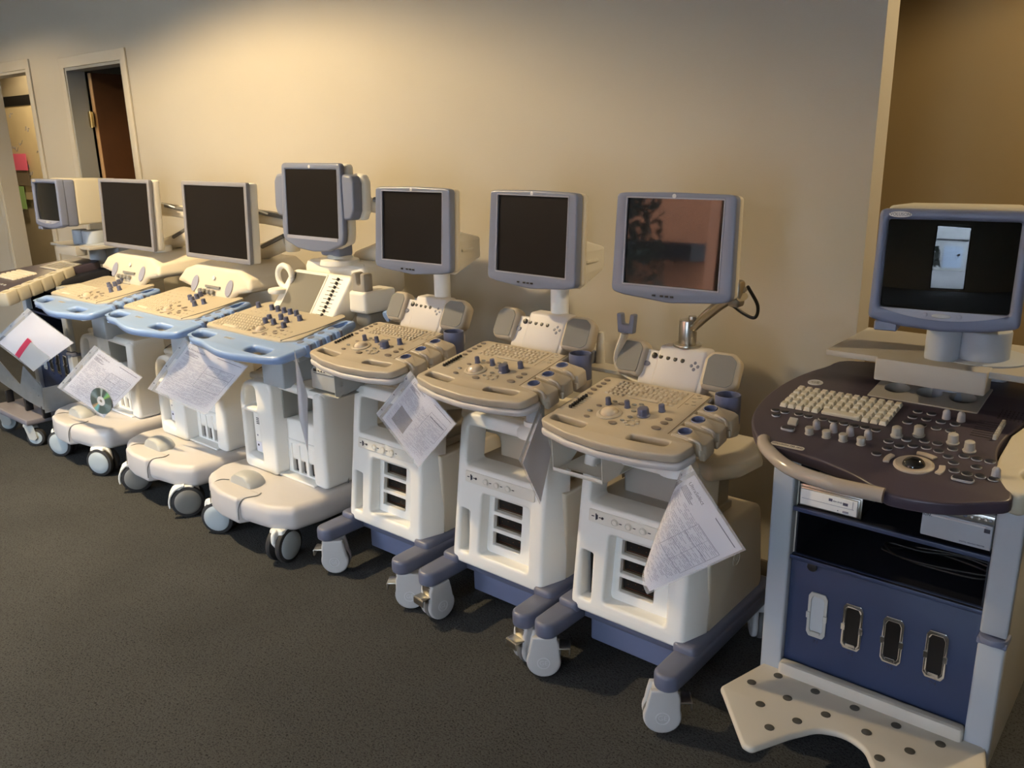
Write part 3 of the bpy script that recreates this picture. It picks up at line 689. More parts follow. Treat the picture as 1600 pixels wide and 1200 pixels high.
    # cabinet body with side seams, top
    b = B(); b.plate(rpoly([(.355, .236), (.68, .236), (.66, .50), (.58, .645), (.20, .652), (.20, .62), (.355, .60)], [0, .04, .1, .08, .02, .02, .02], 6), [], -.264, .258, .02, 3, M=SIDE); build('cabinet', b, m_warm, root)
    for x in (-.2655, .2595):
        b = B(); b.tube([(x, .285, .238), (x, .30, .35), (x, .33, .46), (x, .335, .53), (x, .36, .58), (x, .45, .61)], .0022, 6); build('side_seam', b, m_wheelgrey, root)
    b = B(); b.box(-.085, .060, .155, .40, .635, .86, .008); build('column', b, m_post, root)
    # console
    CM = T(0, .02, .85+cdz) @ R(math.atan(.18), 'X')
    outl = spline([(-.352, .055), (-.36, .01), (-.335, -.032), (-.27, -.052), (-.20, -.058), (-.12, -.078), (-.03, -.094), (.06, -.092), (.15, -.078), (.24, -.062), (.295, -.038), (.312, .01), (.315, .10), (.305, .22), (.288, .335), (.262, .35), (.24, .33), (.205, .22), (.170, .085), (.0, .075), (-.2, .072)], 4, closed=True)
    outl = [(p.x, p.y) for p in outl]
    slots = [rrect(-.335, -.205, -.028, .024, .022, 5), rrect(.075, .210, -.044, .004, .020, 5), rrect(.238, .275, .265, .325, .016, 4)]
    b = B(); b.plate(outl, slots, -.034, 0, .013, 4); con = build('console', b, m_handle, root, M=CM, label='sky blue console frame with hand slots')
    b = B(); b.plate([(-.345, .06), (.27, .06), (.27, .30), (-.30, .34)], [], -.070, -.03, .01, 2); build('console_underside', b, m_post, con)
    b = B(); b.box(.16, .20, -.01, .03, -.05, -.034, .004); b.cyl((.10, .02, -.075), .022, .03, 20, .006); build('lift_knob', b, m_white, con)
    kp = rpoly([(-.362, .080), (-.345, .064), (.0, .058), (.172, .062), (.238, .10), (.222, .36), (.18, .372), (-.31, .372), (-.33, .35)], [.01, .01, .1, .03, .03, .03, .02, .02, .02], 5)
    b = B(); b.plate(kp, [], -.02, .008, .005, 3); pan = build('key_panel', b, mat('sand_panel', (.47, .415, .32), .45), root, M=CM, label='cream control panel')
    b = B(); b.tube([(.174, .064, .008), (.216, .20, .009), (.232, .34, .009)], .002, 6); build('panel_seam', b, m_wheelgrey, pan)
    for r_ in range(6):
        for cc in range(14):
            if r_ == 0 and 3 < cc < 9: continue
            put('key', ('key', mat('sand_key', (.52, .465, .365), .45), 'b'), key_fn(.0155, .019, .006), pan, T(-.325+cc*.0188-(r_*.0)+0, .090+r_*.0225, .0075))
    b = B(); b.plate(rrect(-.045, .045, -.008, .008, .003), [], 0, .004, .001, 1); build('space_bar', b, m_warm, pan, M=T(-.21, .09, .0075))
    kn = [(-.091, .208), (-.044, .232), (.015, .214), (.057, .170), (-.023, .179), (-.076, .176), (.056, .251)]
    if head == 'touch': kn += [(-.198+.046*k, .298-.0025*k) for k in range(5)]+[(-.297, .298)]
    else: kn = [(-.06, .33), (-.045, .30), (-.03, .27), (-.055, .25), (-.01, .235), (.065, .20), (.085, .235)]
    for x, y in kn: put('knob', ('knob', m_knob, 'b'), knob_fn(.0125, .024), pan, T(x, y, .0075))
    b = B(); b.lathe([(.030, 0), (.030, .003), (.022, .004)], 24); rg = build('trackball_ring', b, m_tan2, pan, M=T(-.02, .110, .0075))
    b = B(); b.lathe([(.021*math.cos(a), .018*math.sin(a)) for a in [k*PI/2/6*.98 for k in range(7)]], 22); build('trackball', b, MATS['trackball_ivory'], pan, M=T(-.02, .110, .0095))
    rb = random.Random(5)
    for k in range(16):
        a = k*2*PI/16; put('oval_button', ('oval_button', MATS['button_taupe'], 'b'), oval_fn(.012, .0065, .003), pan, T(-.02+.075*math.cos(a)+.03*(k % 2), .125+.046*math.sin(a), .0075))
    for k in range(12): put('small_button', ('small_button', m_tan2, 'b'), oval_fn(.008, .005, .003), pan, T(.05+.028*(k % 4), .085+.03*(k//4), .0075))
    for k in range(14): put('flat_key', ('flat_key', m_tan2, 'b'), oval_fn(.009, .006, .002), pan, T(-.29+.034*(k % 7), .248+.028*(k//7), .0075))
    for k in range(4):
        b = B(); b.plate(rpoly([(.232, .075+k*.05), (.318, .072+k*.05), (.322, .092+k*.05), (.318, .106+k*.05), (.236, .108+k*.05)], .005, 2), [], -.046, .004, .006, 2); hd = build('probe_holder', b, m_handle, con)
        b = B(); b.plate(oval(.262, .092+k*.05, .014, .014, 16), [], .003, .0048, .001, 1); build('holder_well', b, m_slate, hd)
        b = B(); b.box(.30, .326, .084+k*.05, .094+k*.05, -.036, .004, .002); build('holder_slot', b, m_slate, hd)
    b = B(); b.box(-.105, -.075, .008, .020, .0003, .0016); 
    text('console_lettering', 'LOGIQ 7', .017, m_gold, con, T(-.10, .012, .0004))
    # head
    def link(pts, r, dark):
        b = B(); b.tube(pts, r, 12, flat=1.25); a = build('monitor_arm', b, m_warm, root, label='long cream arm')
        b = B(); b.tube([(p[0], p[1]-r*.9, p[2]+r*.35) for p in dark], .010, 8); build('arm_strip', b, m_wheelgrey, a)
    if head == 'hood':
        face = rpoly([(-.33, .955), (-.19, .935), (-.125, .875), (.115, .875), (.185, .935), (.30, .955), (.27, 1.005), (.18, 1.045), (-.18, 1.045), (-.28, 1.015)], [.015, .05, .03, .02, .05, .02, .03, .06, .06, .03], 5)
        b = B(); b.plate(face, [], -.32, 0, .022, 4, M=FRONT)
        b.warp(lambda q: (q.x*(1+.25*q.y), q.y+.335+.35*max(0, q.z-.9), q.z+(.10*q.y if q.z > .99 else 0)+(.30*q.y if q.z < .93 and q.y > .05 else 0)))
        hd = build('hood', b, m_warm, root)
        HM = T(0, .331, .90) @ R(math.radians(-19.3), 'X')
        for sg in (-1, 1):
            b = B(); b.plate(oval(sg*.145-.01, .062, .026, .040, 24, -.25), [], 0, .0025, .001, 1, M=T(0, .002, 0) @ HM @ FRONT); build('speaker_grille', b, mat('lilac_mesh', (.30, .31, .40), .7), hd)
        b = B(); b.plate(rrect(-.055, .065, .052, .063, .003), [], -.004, .0055, .001, 1, M=HM @ FRONT); b.plate(rrect(-.075, .045, -.012, 0, .003), [], -.004, .0055, .001, 1, M=HM @ FRONT); build('drive_slot', b, m_grey2, hd)
        for k in range(4): put('knob', ('knob', m_grey2, 'h'), knob_fn(.012, .012), hd, HM @ T(-.088+k*.036, -.002, .032) @ R(PI/2, 'X'))
        b = B(); b.plate(oval(0, .1, .012, .010, 20), [], 0, .003, .001, 1, M=HM @ FRONT); build('emblem', b, m_logo, hd)
        b = B(); b.cyl((.10, .50, 1.055), .05, .03, 24, .006); build('monitor_foot', b, m_white, root)
        # wide flat screen
        MM = T(mon, .375, 1.255) @ R(math.radians(-3), 'X')
        b = B(); b.plate(rrect(-.268, .268, -.178, .178, .010), [rrect(-.245, .245, -.156, .158, .003, 2)], -.02, 0, .004, 2, M=FRONT); mo = build('monitor', b, mat('greyviolet_bezel', (.235, .235, .27), .4), root, M=MM, label='grey framed wide lcd monitor')
        b = B(); b.plate(rrect(-.266, .266, -.176, .176, .012), [], -.062, -.0195, .010, 3, M=FRONT); build('rear_case', b, m_cream, mo, label='cream rear case')
        b = B(); b.box(-.247, .247, .006, .010, -.158, .160); build('screen', b, m_screen_matte, mo)
        link([(-.20, .62, 1.04), (.05, .60, 1.09), (.34, .56, 1.17)], .032, [(.12, .59, 1.115), (.34, .56, 1.18)])
        link([(.38, .56, 1.25), (.15, .54, 1.27), (mon-.05, .46, 1.27)], .026, [(.36, .56, 1.265), (.16, .54, 1.285)])
        b = B(); b.cyl((.36, .56, 1.12), .032, .17, 20, .006); build('elbow', b, m_warm, root)
        b = B(); b.tube([(mon+.12, .45, 1.29), (.20, .46, 1.315), (.28, .50, 1.29)], .004, 6); build('cable', b, m_white, root)
    else:
        HM = T(-.035, .335, .905+cdz*0) @ R(math.radians(-36), 'X')
        pts = rpoly([(-.215, -.025), (.205, -.025), (.215, .205), (-.195, .205)], [.02, .02, .03, .05], 5)
        b = B(); b.plate(pts, [], -.10, 0, .012, 3, M=HM @ FRONT); b.box(-.21, .19, .50, .74, .96, 1.105, .03); hd = build('touch_panel_housing', b, m_cream, root)
        b = B(); b.plate(rrect(-.155, .055, .005, .185, .004), [], -.004, .0008, 0, M=HM @ FRONT); build('touch_screen', b, mat('touch_glass', (.11, .105, .09), .35), hd, label='dull grey touch screen')
        b = B(); b.plate(rrect(-.165, .065, -.003, .193, .008), [rrect(-.155, .055, .005, .185, .004)], -.004, .003, .002, 1, M=HM @ FRONT); build('screen_rim', b, m_cream, hd)
        for k in range(10):
            b = B(); b.plate(rrect(.095, .165, .012+k*.0182, .0145+k*.0182, .0006, 1), [], 0, .0008, M=HM @ FRONT); sl = build('slider_slot', b, m_dark, hd)
            b = B(); b.plate(rrect(.133, .142, .007+k*.0182, .0195+k*.0182, .002, 2), [], 0, .009, .001, 1, M=HM @ FRONT); build('slider', b, m_dark, sl)
        b = B(); b.tube([(-.24+.05*math.cos(a), .42, 1.035+.048*math.sin(a)) for a in [k*2*PI/16 for k in range(17)]], .013, 10, 2); b.cyl((-.24, .38, .968), .045, .022, 20, .008); build('probe_ring', b, m_cream, root, label='cream ring holder')
        b = B(); b.plate(rpoly([(-.055, -.06), (.055, -.06), (.05, .03), (-.05, .03)], .015, 4), [], -.17, 0, .015, 3, M=T(.255, .40, .99) @ FRONT); hk = build('hook_pod', b, m_cream, root)
        b = B(); b.plate(rpoly([(-.04, -.04), (.04, -.04), (.04, .045), (.013, .05), (.012, .0), (-.006, .0), (-.012, .05), (-.04, .045)], .012, 4), [], -.05, 0, .012, 2, M=T(.255, .41, 1.045) @ FRONT); build('cable_hook', b, m_putty_d, hk)
        b = B(); b.box(.21, .30, .42, .52, .87, .93, .02); build('hook_bracket', b, m_grey2, hk)
        b = B(); b.tube([(.20, .55, .90), (.30, .60, .93), (.40, .58, .96), (.42, .50, .96), (.40, .42, .93)], .022, 10); build('rear_handle', b, m_handle, root, label='sky blue rear handle')
        b = B(); b.lathe([(.085, 1.098), (.08, 1.118), (.055, 1.125), (.05, 1.14), (.048, 1.142)], 32, M=T(.02, .52, 0)); build('monitor_foot', b, m_cream, root)
        b = B(); b.box(-.045, .075, .47, .55, 1.135, 1.19, .01); build('monitor_neck', b, m_slate2, root)
        MM = T(-.045, .44, 1.340) @ R(math.radians(-3), 'X')
        w, h = .205, .175
        o_ = rpoly([(-w, -.10), (-w+.008, -.145), (-w*.5, -.178), (0, -.186), (w*.5, -.178), (w-.008, -.145), (w, -.10), (w*.955, .10), (w*.95, h), (-w*.95, h), (-w*.955, .10)], [.1, .03, .1, .2, .1, .03, .1, .1, .022, .022, .1], 6)
        b = B(); b.plate(o_, [rrect(-.168, .168, -.122, .148, .003, 2)], -.028, 0, .009, 3, M=FRONT); mo = build('monitor', b, m_slate2, root, M=MM, label='lcd monitor with ear-like side speakers')
        q = clean(o_); q = q if area2(q) > 0 else q[::-1]
        b = B(); b.plate(inset(q, .002), [], -.08, -.0275, .02, 3, M=FRONT); build('rear_case', b, m_cream, mo)
        b = B(); b.box(-.17, .17, .006, .011, -.124, .150); build('screen', b, m_screen_matte, mo)
        b = B(); b.plate(rrect(-.168, .168, -.136, -.123, .002), [], -.004, .001, 0, M=FRONT); build('lower_strip', b, m_slatelt, mo)
        b = B(); b.plate(oval(0, .160, .007, .007, 16), [], 0, .0012, M=FRONT); build('emblem', b, m_logo, mo)
        for sg in (-1, 1):
            e = rpoly([(sg*.185, -.05), (sg*.245, -.045), (sg*.262, -.01), (sg*.262, .10), (sg*.245, .128), (sg*.185, .135)], .02, 5)
            b = B(); b.plate(e, [], -.06, -.008, .012, 3, M=FRONT); sp = build('speaker', b, m_slate2, mo)
            b = B(); e2 = [(x*1.04, z*1.03) for x, z in e]; b.plate(e2, [], -.10, -.055, .016, 3, M=FRONT); build('speaker_back', b, m_cream, sp)
        link([(-.02, .66, 1.10), (.15, .63, 1.15), (.42, .58, 1.25)], .030, [(.22, .62, 1.18), (.42, .58, 1.255)])
        link([(.44, .58, 1.33), (.22, .56, 1.345), (.0, .52, 1.35)], .024, [(.42, .58, 1.35), (.24, .56, 1.362)])
        b = B(); b.cyl((.43, .58, 1.20), .030, .16, 20, .006); build('elbow', b, m_warm, root)
    return root
m_putty_d = mat('taupe_hook', (.33, .30, .26), .5)
M4 = blue_machine(-2.90, 'sky blue handled ultrasound machine with a tilted touch screen and eared monitor', head='touch', cast=((-1.0, 0), (.25, 0)))
M3 = blue_machine(-3.62, 'middle sky blue handled ultrasound machine, a greyish page hung from its handle', head='hood', mon=.04, cast=((-.55, 1), (-.55, 1)), opening='label')
M2 = blue_machine(-4.42, 'sky blue handled ultrasound machine with a shiny disc in its hanging sleeve', head='hood', mon=.0, cast=((-1.1, 0), (-1.1, 0)), cdz=-.015)

# ------------------------------------------------------------------ large navy machines
BTN = [(-0.299, 0.31), (-0.286, 0.284), (-0.274, 0.31), (-0.239, 0.313), (-0.214, 0.311), (-0.178, 0.311), (-0.152, 0.31), (-0.126, 0.309), (-0.101, 0.308), (-0.076, 0.309), (-0.05, 0.307), (0.003, 0.447), (0.034, 0.448), (0.001, 0.412), (0.032, 0.413), (0.064, 0.413), (0.095, 0.413), (-0.001, 0.379), (0.032, 0.377), (0.064, 0.374), (0.095, 0.374), (-0.007, 0.262), (0.024, 0.288), (0.06, 0.298), (0.087, 0.298), (0.122, 0.286), (0.001, 0.227), (0.02, 0.249), (0.045, 0.264), (0.072, 0.268), (0.099, 0.263), (-0.011, 0.192), (0.123, 0.246), (0.151, 0.262), (0.176, 0.261), (0.202, 0.261), (0.14, 0.223), (0.184, 0.224), (0.15, 0.188), (0.175, 0.186), (0.2, 0.187), (0.225, 0.186)]
DOT = [(-0.26, -0.1), (-0.217, -0.03), (-0.204, -0.171), (-0.16, -0.105), (-0.115, -0.035), (-0.149, -0.241), (-0.106, -0.176), (-0.06, -0.109), (-0.013, -0.039), (0.04, -0.113), (0.088, -0.044), (0.093, -0.185), (0.14, -0.117), (0.189, -0.048), (.235, .02)]
def navy_machine(c, y0, label, full=True, yaw=0.):
    root = empty('ultrasound_machine', (c, y0, 0), label, 'ultrasound machine')
    # cabinet
    b = B()
    for x0, x1 in ((-.276, -.222), (.222, .276)):
        b.box(x0, x1, .03, .60, .10, .86, .004)
    b.box(-.24, .24, .56, .60, .10, .86); b.box(-.24, .24, .04, .56, .10, .14)
    build('cabinet', b, m_crtbody, root, label='cabinet with cream side walls')
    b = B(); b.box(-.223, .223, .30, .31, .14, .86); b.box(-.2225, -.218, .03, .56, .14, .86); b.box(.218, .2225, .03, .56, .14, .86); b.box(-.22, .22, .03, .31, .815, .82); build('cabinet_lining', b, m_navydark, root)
    b = B(); b.box(-.282, -.226, 0, .035, .03, .86, .006); build('left_post', b, m_silver, root)
    b = B(); b.box(.226, .282, 0, .035, .495, .86, .006); b.box(.226, .282, 0, .035, .03, .470, .006); build('right_post', b, m_silver, root)
    b = B(); b.cyl((.254, .018, .474), .030, .016, 24, .004); b.box(.222, .284, .002, .06, .466, .482, .004); build('post_joint', b, m_lav, root)
    if full: 
        b = B(); b.plate(oval(0, 0, .008, .008, 20), [oval(0, 0, .006, .006, 20)], 0, .0008, 0, M=T(-.256, 0, .805) @ FRONT); b.box(-.257, -.255, -.001, 0, .808, .818); build('power_mark', b, m_text, root)
    b = B(); b.cyl((-.254, .0, .845), .022, .03, 20, .008, 'X', M=T(0, -.01, 0)); build('release_knob', b, m_red, root)
    b = B(); b.box(-.226, .226, .022, .034, .12, .545, .002); np_ = build('front_panel', b, m_navy, root)
    for z, d in ((.683, .3), (.545, .3)):
        b = B(); b.box(-.222, .222, .012, d, z-.011, z-.001, .001); sf = build('shelf', b, m_navydark, root)  # shelf coloured near black for the bay's shade; only its edge stays navy
        b = B(); b.box(-.226, .226, .004 if z > .6 else .01, .014, z-.012, z, .002); build('shelf_edge', b, m_navy, sf)
    for k, x in enumerate((-.146, -.056, .041, .141)):
        pts = rpoly([(-.025, -.052), (-.018, -.064), (.018, -.064), (.025, -.052), (.025, .052), (.018, .064), (-.018, .064), (-.025, .052)], .004, 2)
        pin = [(px*.68, pz*.82) for px, pz in pts]
        b = B(); b.plate(pts, [pin], 0, .005, .002, 2, M=T(x, .021, .39) @ FRONT)
        for sg in (-1, 1):
            for zz in (-.004, ): b.plate(rrect(sg*.022-.005, sg*.022+.005, zz-.008, zz+.010, .002), [], .003, .008, .001, 1, M=T(x, .021, .39) @ FRONT)
        b.plate(rrect(-.012, .012, -.055, -.047, .002), [], .002, .008, .001, 1, M=T(x, .021, .39) @ FRONT)
        pt = build('probe_port', b, m_chrome if k else m_grey, np_)
        b = B(); b.plate(pin, [], -.004, .001, 0, M=T(x, .021, .39) @ FRONT); ft = build('port_socket', b, m_port if k else mat('pale_port_cap', (.45, .50, .55), .4), pt)
        text('port_number', '\u2191%d' % (k+1), .014, m_text, np_, T(x, .0215, .312) @ R(PI/2, 'X'))
    b = B(); b.cyl((-.169, .022, .523), .013, .006, 20, .002, 'Y', M=T(0, -.006, 0)); build('round_plug', b, m_dark, np_)
    # casters and chassis
    b = B(); b.box(-.25, .25, -.28 if not full else -.06, .58, .128, .160, .008); build('chassis', b, mat('dull_mauve_metal', (.20, .19, .22), .45), root)
    for x, y, a in ((-.20, -.25 if not full else -.03, -.3), (.20, -.25 if not full else -.03, -.8), (-.22, .50, .4), (.22, .50, .4)):
        M = T(x, y, 0) @ R(a, 'Z')
        b = B()
        for sg in (-1, 1): b.plate(rpoly([(-.02, .13), (.03, .13), (.045, .05), (.03, .035), (.0, .045)], .008, 3), [], sg*.024-.003, sg*.024+.003, .001, 1, M=SIDE)
        b.box(-.028, .028, -.022, .03, .115, .132, .004)
        cs = build('caster', b, m_grey, root, M=M)
        b = B(); b.cyl((-.016, .03, .050), .050, .032, 28, .006, 'X'); build('wheel', b, m_rubber, cs)
        for sg in (-1, 1):
            b = B(); b.cyl((sg*.0165-.002, .03, .05), .036, .004, 24, .001, 'X'); build('hubcap', b, m_hub, cs)
    if full:
        out = [(-.235, .058), (-.262, .05), (-.318, -.165), (-.300, -.185), (-.175, -.335), (-.150, -.338), (-.098, -.235), (-.055, -.170), (0, -.147), (.055, -.170), (.098, -.235), (.150, -.338), (.175, -.335), (.300, -.185), (.318, -.165), (.262, .05), (.235, .058)]
        out = rpoly(out, [.01, .02, .02, .03, .02, .02, .06, .06, .1, .06, .06, .02, .02, .03, .02, .02, .01], 5)
        b = B(); b.plate(out, [], .186, .205, .008, 3); b.box(-.226, .226, -.016, .018, .19, .238, .010); fr = build('footrest', b, m_foot, root, label='cream footrest with dark grip dots')
        for x, y in DOT: put('grip_dot', ('grip_dot', m_footdot), lambda: B().cyl((0, 0, 0), .0118, .0015, 24, .0005), fr, T(x, y, .2048))
    else:
        b = B(); b.plate(rpoly([(-.30, .41), (-.215, .41), (.035, .31), (.124, .438), (.335, .35), (.32, .215), (.10, .23), (-.27, .28)], [.01, .02, .015, .01, .03, .02, .02, .02], 4), [oval(.17+.05*i, .29+.03*(i % 2), .005, .005, 10) for i in range(3)]+[oval(-.15+.08*i, .32, .005, .005, 10) for i in range(2)], -.004, 0, 0, M=T(0, -.20, 0) @ FRONT)
        b.box(.318, .324, -.20, .0, .20, .34); build('footrest_bracket', b, mat('galvanised_metal', (.36, .38, .40), .4, .6, noise=.2, nscale=14), root, label='bare metal footrest bracket')
        for x in (-.22, .05, .28):
            b = B(); b.box(x-.012, x+.012, -.20, -.16, .16, .235, .004); build('bracket_bolt', b, m_dark, root)
    # console
    CM = T(0, -.28, .875) @ R(math.atan(.14), 'X')
    if full: outl = [(-.22, .72), (-.30, .635), (-.345, .52), (-.358, .385), (-.338, .26), (-.285, .165), (-.245, .132), (-.190, .124), (-.11, .104), (-.03, .070), (.045, .018), (.075, .004), (.16, .02), (.235, .075), (.272, .12), (.245, .20), (.208, .30), (.206, .40), (.232, .52), (.262, .60), (.22, .72)]
    else: outl = [(-.16, .60), (-.30, .30), (-.40, .02), (-.38, -.04), (-.25, -.07), (0, -.09), (.25, -.07), (.33, -.03), (.34, .0), (.12, .44), (.14, .60)]
    if full: outl = [(x, y+.030*max(0, 1-max(0, y)/.14)) for x, y in outl]
    outl = [(p.x, p.y) for p in spline(outl, 5, closed=True)] if full else rpoly(outl, .05, 4)
    holes = []
    if full: cups = [(-.081, .567), (-.004, .570), (.074, .569)]
    b = B(); b.plate(outl, [oval(x, y, .031, .034, 28) for x, y in cups] if full else [], -.030 if full else -.045, 0, .006, 4); con = build('console', b, m_aub, root, M=CM)
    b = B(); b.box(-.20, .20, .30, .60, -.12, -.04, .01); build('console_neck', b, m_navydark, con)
    if full:
        b = B(); b.tube([(-.262, .160, -.008), (-.238, .122, -.008), (-.155, .058, -.008), (-.05, .034, -.008), (.055, .036, -.008)], .0165, 16); build('grip', b, m_handleb, con, label='glossy beige hand grip')
        b = B(); b.box(-.26, .06, .0, .14, -.046, -.040); 
        b.bm.free()
        b = B(); b.plate(rrect(-.133, .123, .494, .652, .003, 2), [oval(x, y, .030, .033, 28) for x, y in cups], -.002, .003, .001, 1)
        tr_ = build('cup_tray', b, m_shelf, con)
        for x, y in cups:
            b = B(); b.plate(oval(x, y, .032, .035, 28), [oval(x, y, .030, .033, 28)], -.07, -.001); b.plate(oval(x, y, .031, .034, 24), [], -.072, -.068); build('cup_well', b, m_shelf, tr_)
        k = 0
        for r_ in range(5):
            for cc in range(13):
                if r_ == 0 and 4 < cc < 9: continue
                put('key', ('key', m_keycr, 'v'), key_fn(.0182, .0235, .010, .72), con, T(-.292+cc*.0205, .350+r_*.0272, 0))
        b = B(); b.plate(rrect(-.045, .045, -.0115, .0115, .003), [], 0, .009, .002, 1); build('space_bar', b, m_keycr, con, M=T(-.148, .350, 0))
        for x, y in BTN:
            o = put('button_ring', ('button_ring', m_btnring), lambda: B().plate(oval(0, 0, .0110, .0097, 22), [], 0, .0028, .001, 1), con, T(x, y, 0))
            put('button', ('button', m_btn), oval_fn(.0104, .0091, .0038), o, T(0, .0006, .0006))
        for x, y, L in ((-.229, .222, .017), (.174, .156, .022)):
            b = B(); b.plate(rrect(x-L, x+L, y-.009, y+.009, .009, 5), [], 0, .0055, .001, 1); o = build('rocker_ring', b, m_btnring, con)
            b = B(); b.plate(rrect(x-L+.002, x+L-.002, y-.0075, y+.0075, .007, 5), [], 0, .0068, .001, 1); build('rocker', b, m_btn, o)
        for x in (-.177, -.136, -.097, -.056):
            put('knob', ('knob', m_shelf, 'v'), knob_fn(.0105, .018, .95), con, T(x, .224, 0))
            put('dome_knob', ('dome_knob', mat('pale_lilac_knob', (.36, .35, .38), .4)), lambda: B().lathe([(.0095, 0), (.0085, .012), (.0085, .017), (.006, .022), (.002, .024)], 18), con, T(x+.004, .258, 0))
        for x, y in ((.069, .44), (.101, .44), (.226, .20)): put('dome_knob', ('dome_knob', MATS['pale_lilac_knob']), None, con, T(x, y, 0))
        for x, y in ((0, .296), (.041, .321), (.115, .314), (.154, .291)): put('large_knob', ('large_knob', m_shelf, 'v'), lambda: B().lathe([(.0125, 0), (.014, .004), (.0115, .006), (.0105, .024), (.006, .027)], 20), con, T(x, y, 0))
        b = B(); b.plate(rrect(-.241, -.218, .246, .262, .003), [], 0, .012, .003, 2); b.warp(lambda q: (q.x, q.y, q.z*(.5+ (q.y-.246)/.016))); build('toggle', b, m_shelf, con)
        b = B(); b.lathe([(.041, 0), (.041, .003), (.037, .0055), (.024, .003)], 40); rg = build('trackball_ring', b, mat('warm_beige_ring', (.46, .40, .34), .35), con, M=T(.072, .177, 0))
        b = B(); b.lathe([(.0235*math.cos(a), .002+.016*math.sin(a)) for a in [k_*PI/2/7*.98 for k_ in range(8)]], 28); build('trackball', b, mat('black_trackball', (.006, .006, .008), .08, spec=.8), con, M=T(.072, .177, 0))
        for a0, a1 in ((55, 100), (155, 195), (-20, 20)):
            arc = [math.radians(a0+(a1-a0)*k_/8) for k_ in range(9)]
            pts = [(.049*math.cos(a), .049*math.sin(a)) for a in arc]+[(.062*math.cos(a), .062*math.sin(a)) for a in arc[::-1]]
            b = B(); b.plate(rpoly(pts, .004, 2), [], 0, .005, .0015, 2); build('trackball_key', b, MATS['warm_beige_ring'], con, M=T(.072, .177, 0))
        b = B(); b.plate(rrect(-.236, -.156, .133, .150, .008, 5), [], 0, .0015, .0005, 1); bd = build('name_plate', b, m_badge, con)
        text('lettering', 'VOLUSON 730 PRO', .0085, m_text, bd, T(-.196, .1415, .0014))
        b = B(); b.plate(oval(0, 0, .020, .018, 28), [oval(0, 0, .017, .015, 28)], 0, .0015); b.plate(oval(0, 0, .0165, .0145, 24), [], 0, .0008); em = build('emblem', b, m_logo, con, M=T(-.278, .52, 0))
        text('emblem_letters', 'GE', .019, m_shelf, em, T(0, 0, .0015))
        for k_ in range(8):
            b = B(); b.box(.135, .186, .3755+k_*.012, .3768+k_*.012, -.0005, .0006); sl = build('slider_slot', b, m_dark, con)
            put('slider', ('slider', m_shelf, 'v'), key_fn(.010, .010, .012, .7), sl, T(.186, .376+k_*.012, 0))
        for k_ in range(40):
            pass
        b = B()
        for i in range(8):
            for j in range(5): b.plate(oval(.168+i*.0085, .492+j*.012, .0022, .0034, 8), [], 0, .0006)
        build('speaker_holes', b, m_dark, con, kind='stuff')
        ht = rpoly([(.212, .30), (.216, .22), (.255, .15), (.285, .14), (.335, .22), (.362, .38), (.345, .53), (.30, .62), (.27, .60), (.238, .52), (.212, .41)], .03, 5)
        b = B(); b.plate(ht, [oval(.29, .235, .020, .027, 20), oval(.292, .315, .020, .027, 20), oval(.294, .395, .020, .027, 20), oval(.292, .475, .020, .027, 20)], -.050, .003, .01, 3); build('probe_holder', b, mat('cream_holder_tray', (.58, .53, .42), .45), con)
    else:
        # older console: keyboard, cup tray, ribbed holder rail down the right edge
        for r_ in range(5):
            for cc in range(12): put('key', ('key', m_keycr, 'v'), key_fn(.0182, .0235, .010, .72), con, T(-.20+cc*.0205, .155+r_*.0272, 0))
        b = B(); b.plate(rpoly([(-.14, .36), (.13, .36), (.10, .50), (-.14, .50)], .005, 2), [rrect(-.12+k_*.042, -.09+k_*.042, .38, .48, .012) for k_ in range(5)], 0, .006, .002, 1); build('cup_tray', b, m_shelf, con)
        for k_ in range(18): put('button', ('button', m_btnring, 'w'), oval_fn(.010, .008, .006), con, T(-.22+(k_ % 9)*.042, .02+(k_//9)*.05, 0))
        d = Vector((.13-.36, .46-(-.01))).normalized(); n_ = Vector((d.y, -d.x)); L = .52
        for k_ in range(6):
            p0 = Vector((.335, -.035))+d*(k_*.086); p1 = p0+d*.078
            q = [p0-n_*.035, p0+n_*.035, p1+n_*.035, p1-n_*.035]
            pm = (p0+p1)/2
            b = B(); b.plate(rpoly([(v.x, v.y) for v in q], .012, 3), [oval(pm.x, pm.y, .017, .022, 16, math.atan2(d.y, d.x)-PI/2)] if k_ < 5 else [], -.062, .010, .008, 2); hd = build('probe_holder', b, mat('cream_holder_tray2', (.48, .44, .345), .5), con)
    # monitor shelf and picture tube monitor
    b = B(); b.box(-.245, .26, .20, .53, 1.036, 1.052, .003); b.box(-.112, .138, .175, .24, .998, 1.0545, .004); sh = build('monitor_shelf', b, m_shelf, root)
    b = B(); b.cyl((.03, .345, .93), .045, .11, 28, .01); b.box(-.10, .14, .42, .53, .86, 1.04, .02); build('shelf_support', b, m_silver, root)
    b = B(); b.cyl((.018, .265, 1.051), .040, .085, 28, .004); b.cyl((.095, .31, 1.051), .062, .080, 32, .006); b.lathe([(.11, 1.052), (.11, 1.056), (.08, 1.062)], 32, M=T(.09, .34, 0)); build('swivel_base', b, m_silver, root)
    MM = T(.045, .095, 1.297) @ R(yaw, 'Z') @ R(math.radians(-2), 'X')
    w, h = .152, .130
    b = B(); oo = rpoly([(-w-.004, -h+.008), (-w*.6, -h-.006), (0, -h-.012), (w*.6, -h-.006), (w+.004, -h+.008), (w, h), (-w, h)], [.016, .1, .3, .1, .016, .014, .014], 6)
    b.plate(oo, [rrect(-.132, .132, -.094, .107, .006, 3)], -.045, 0, .010, 4, M=FRONT); mo = build('monitor', b, m_lav, root, M=MM, label='bulky tube monitor with a lavender front')
    # sphere segment tube face
    b = B(); n1, n2 = 16, 12; rr = .9
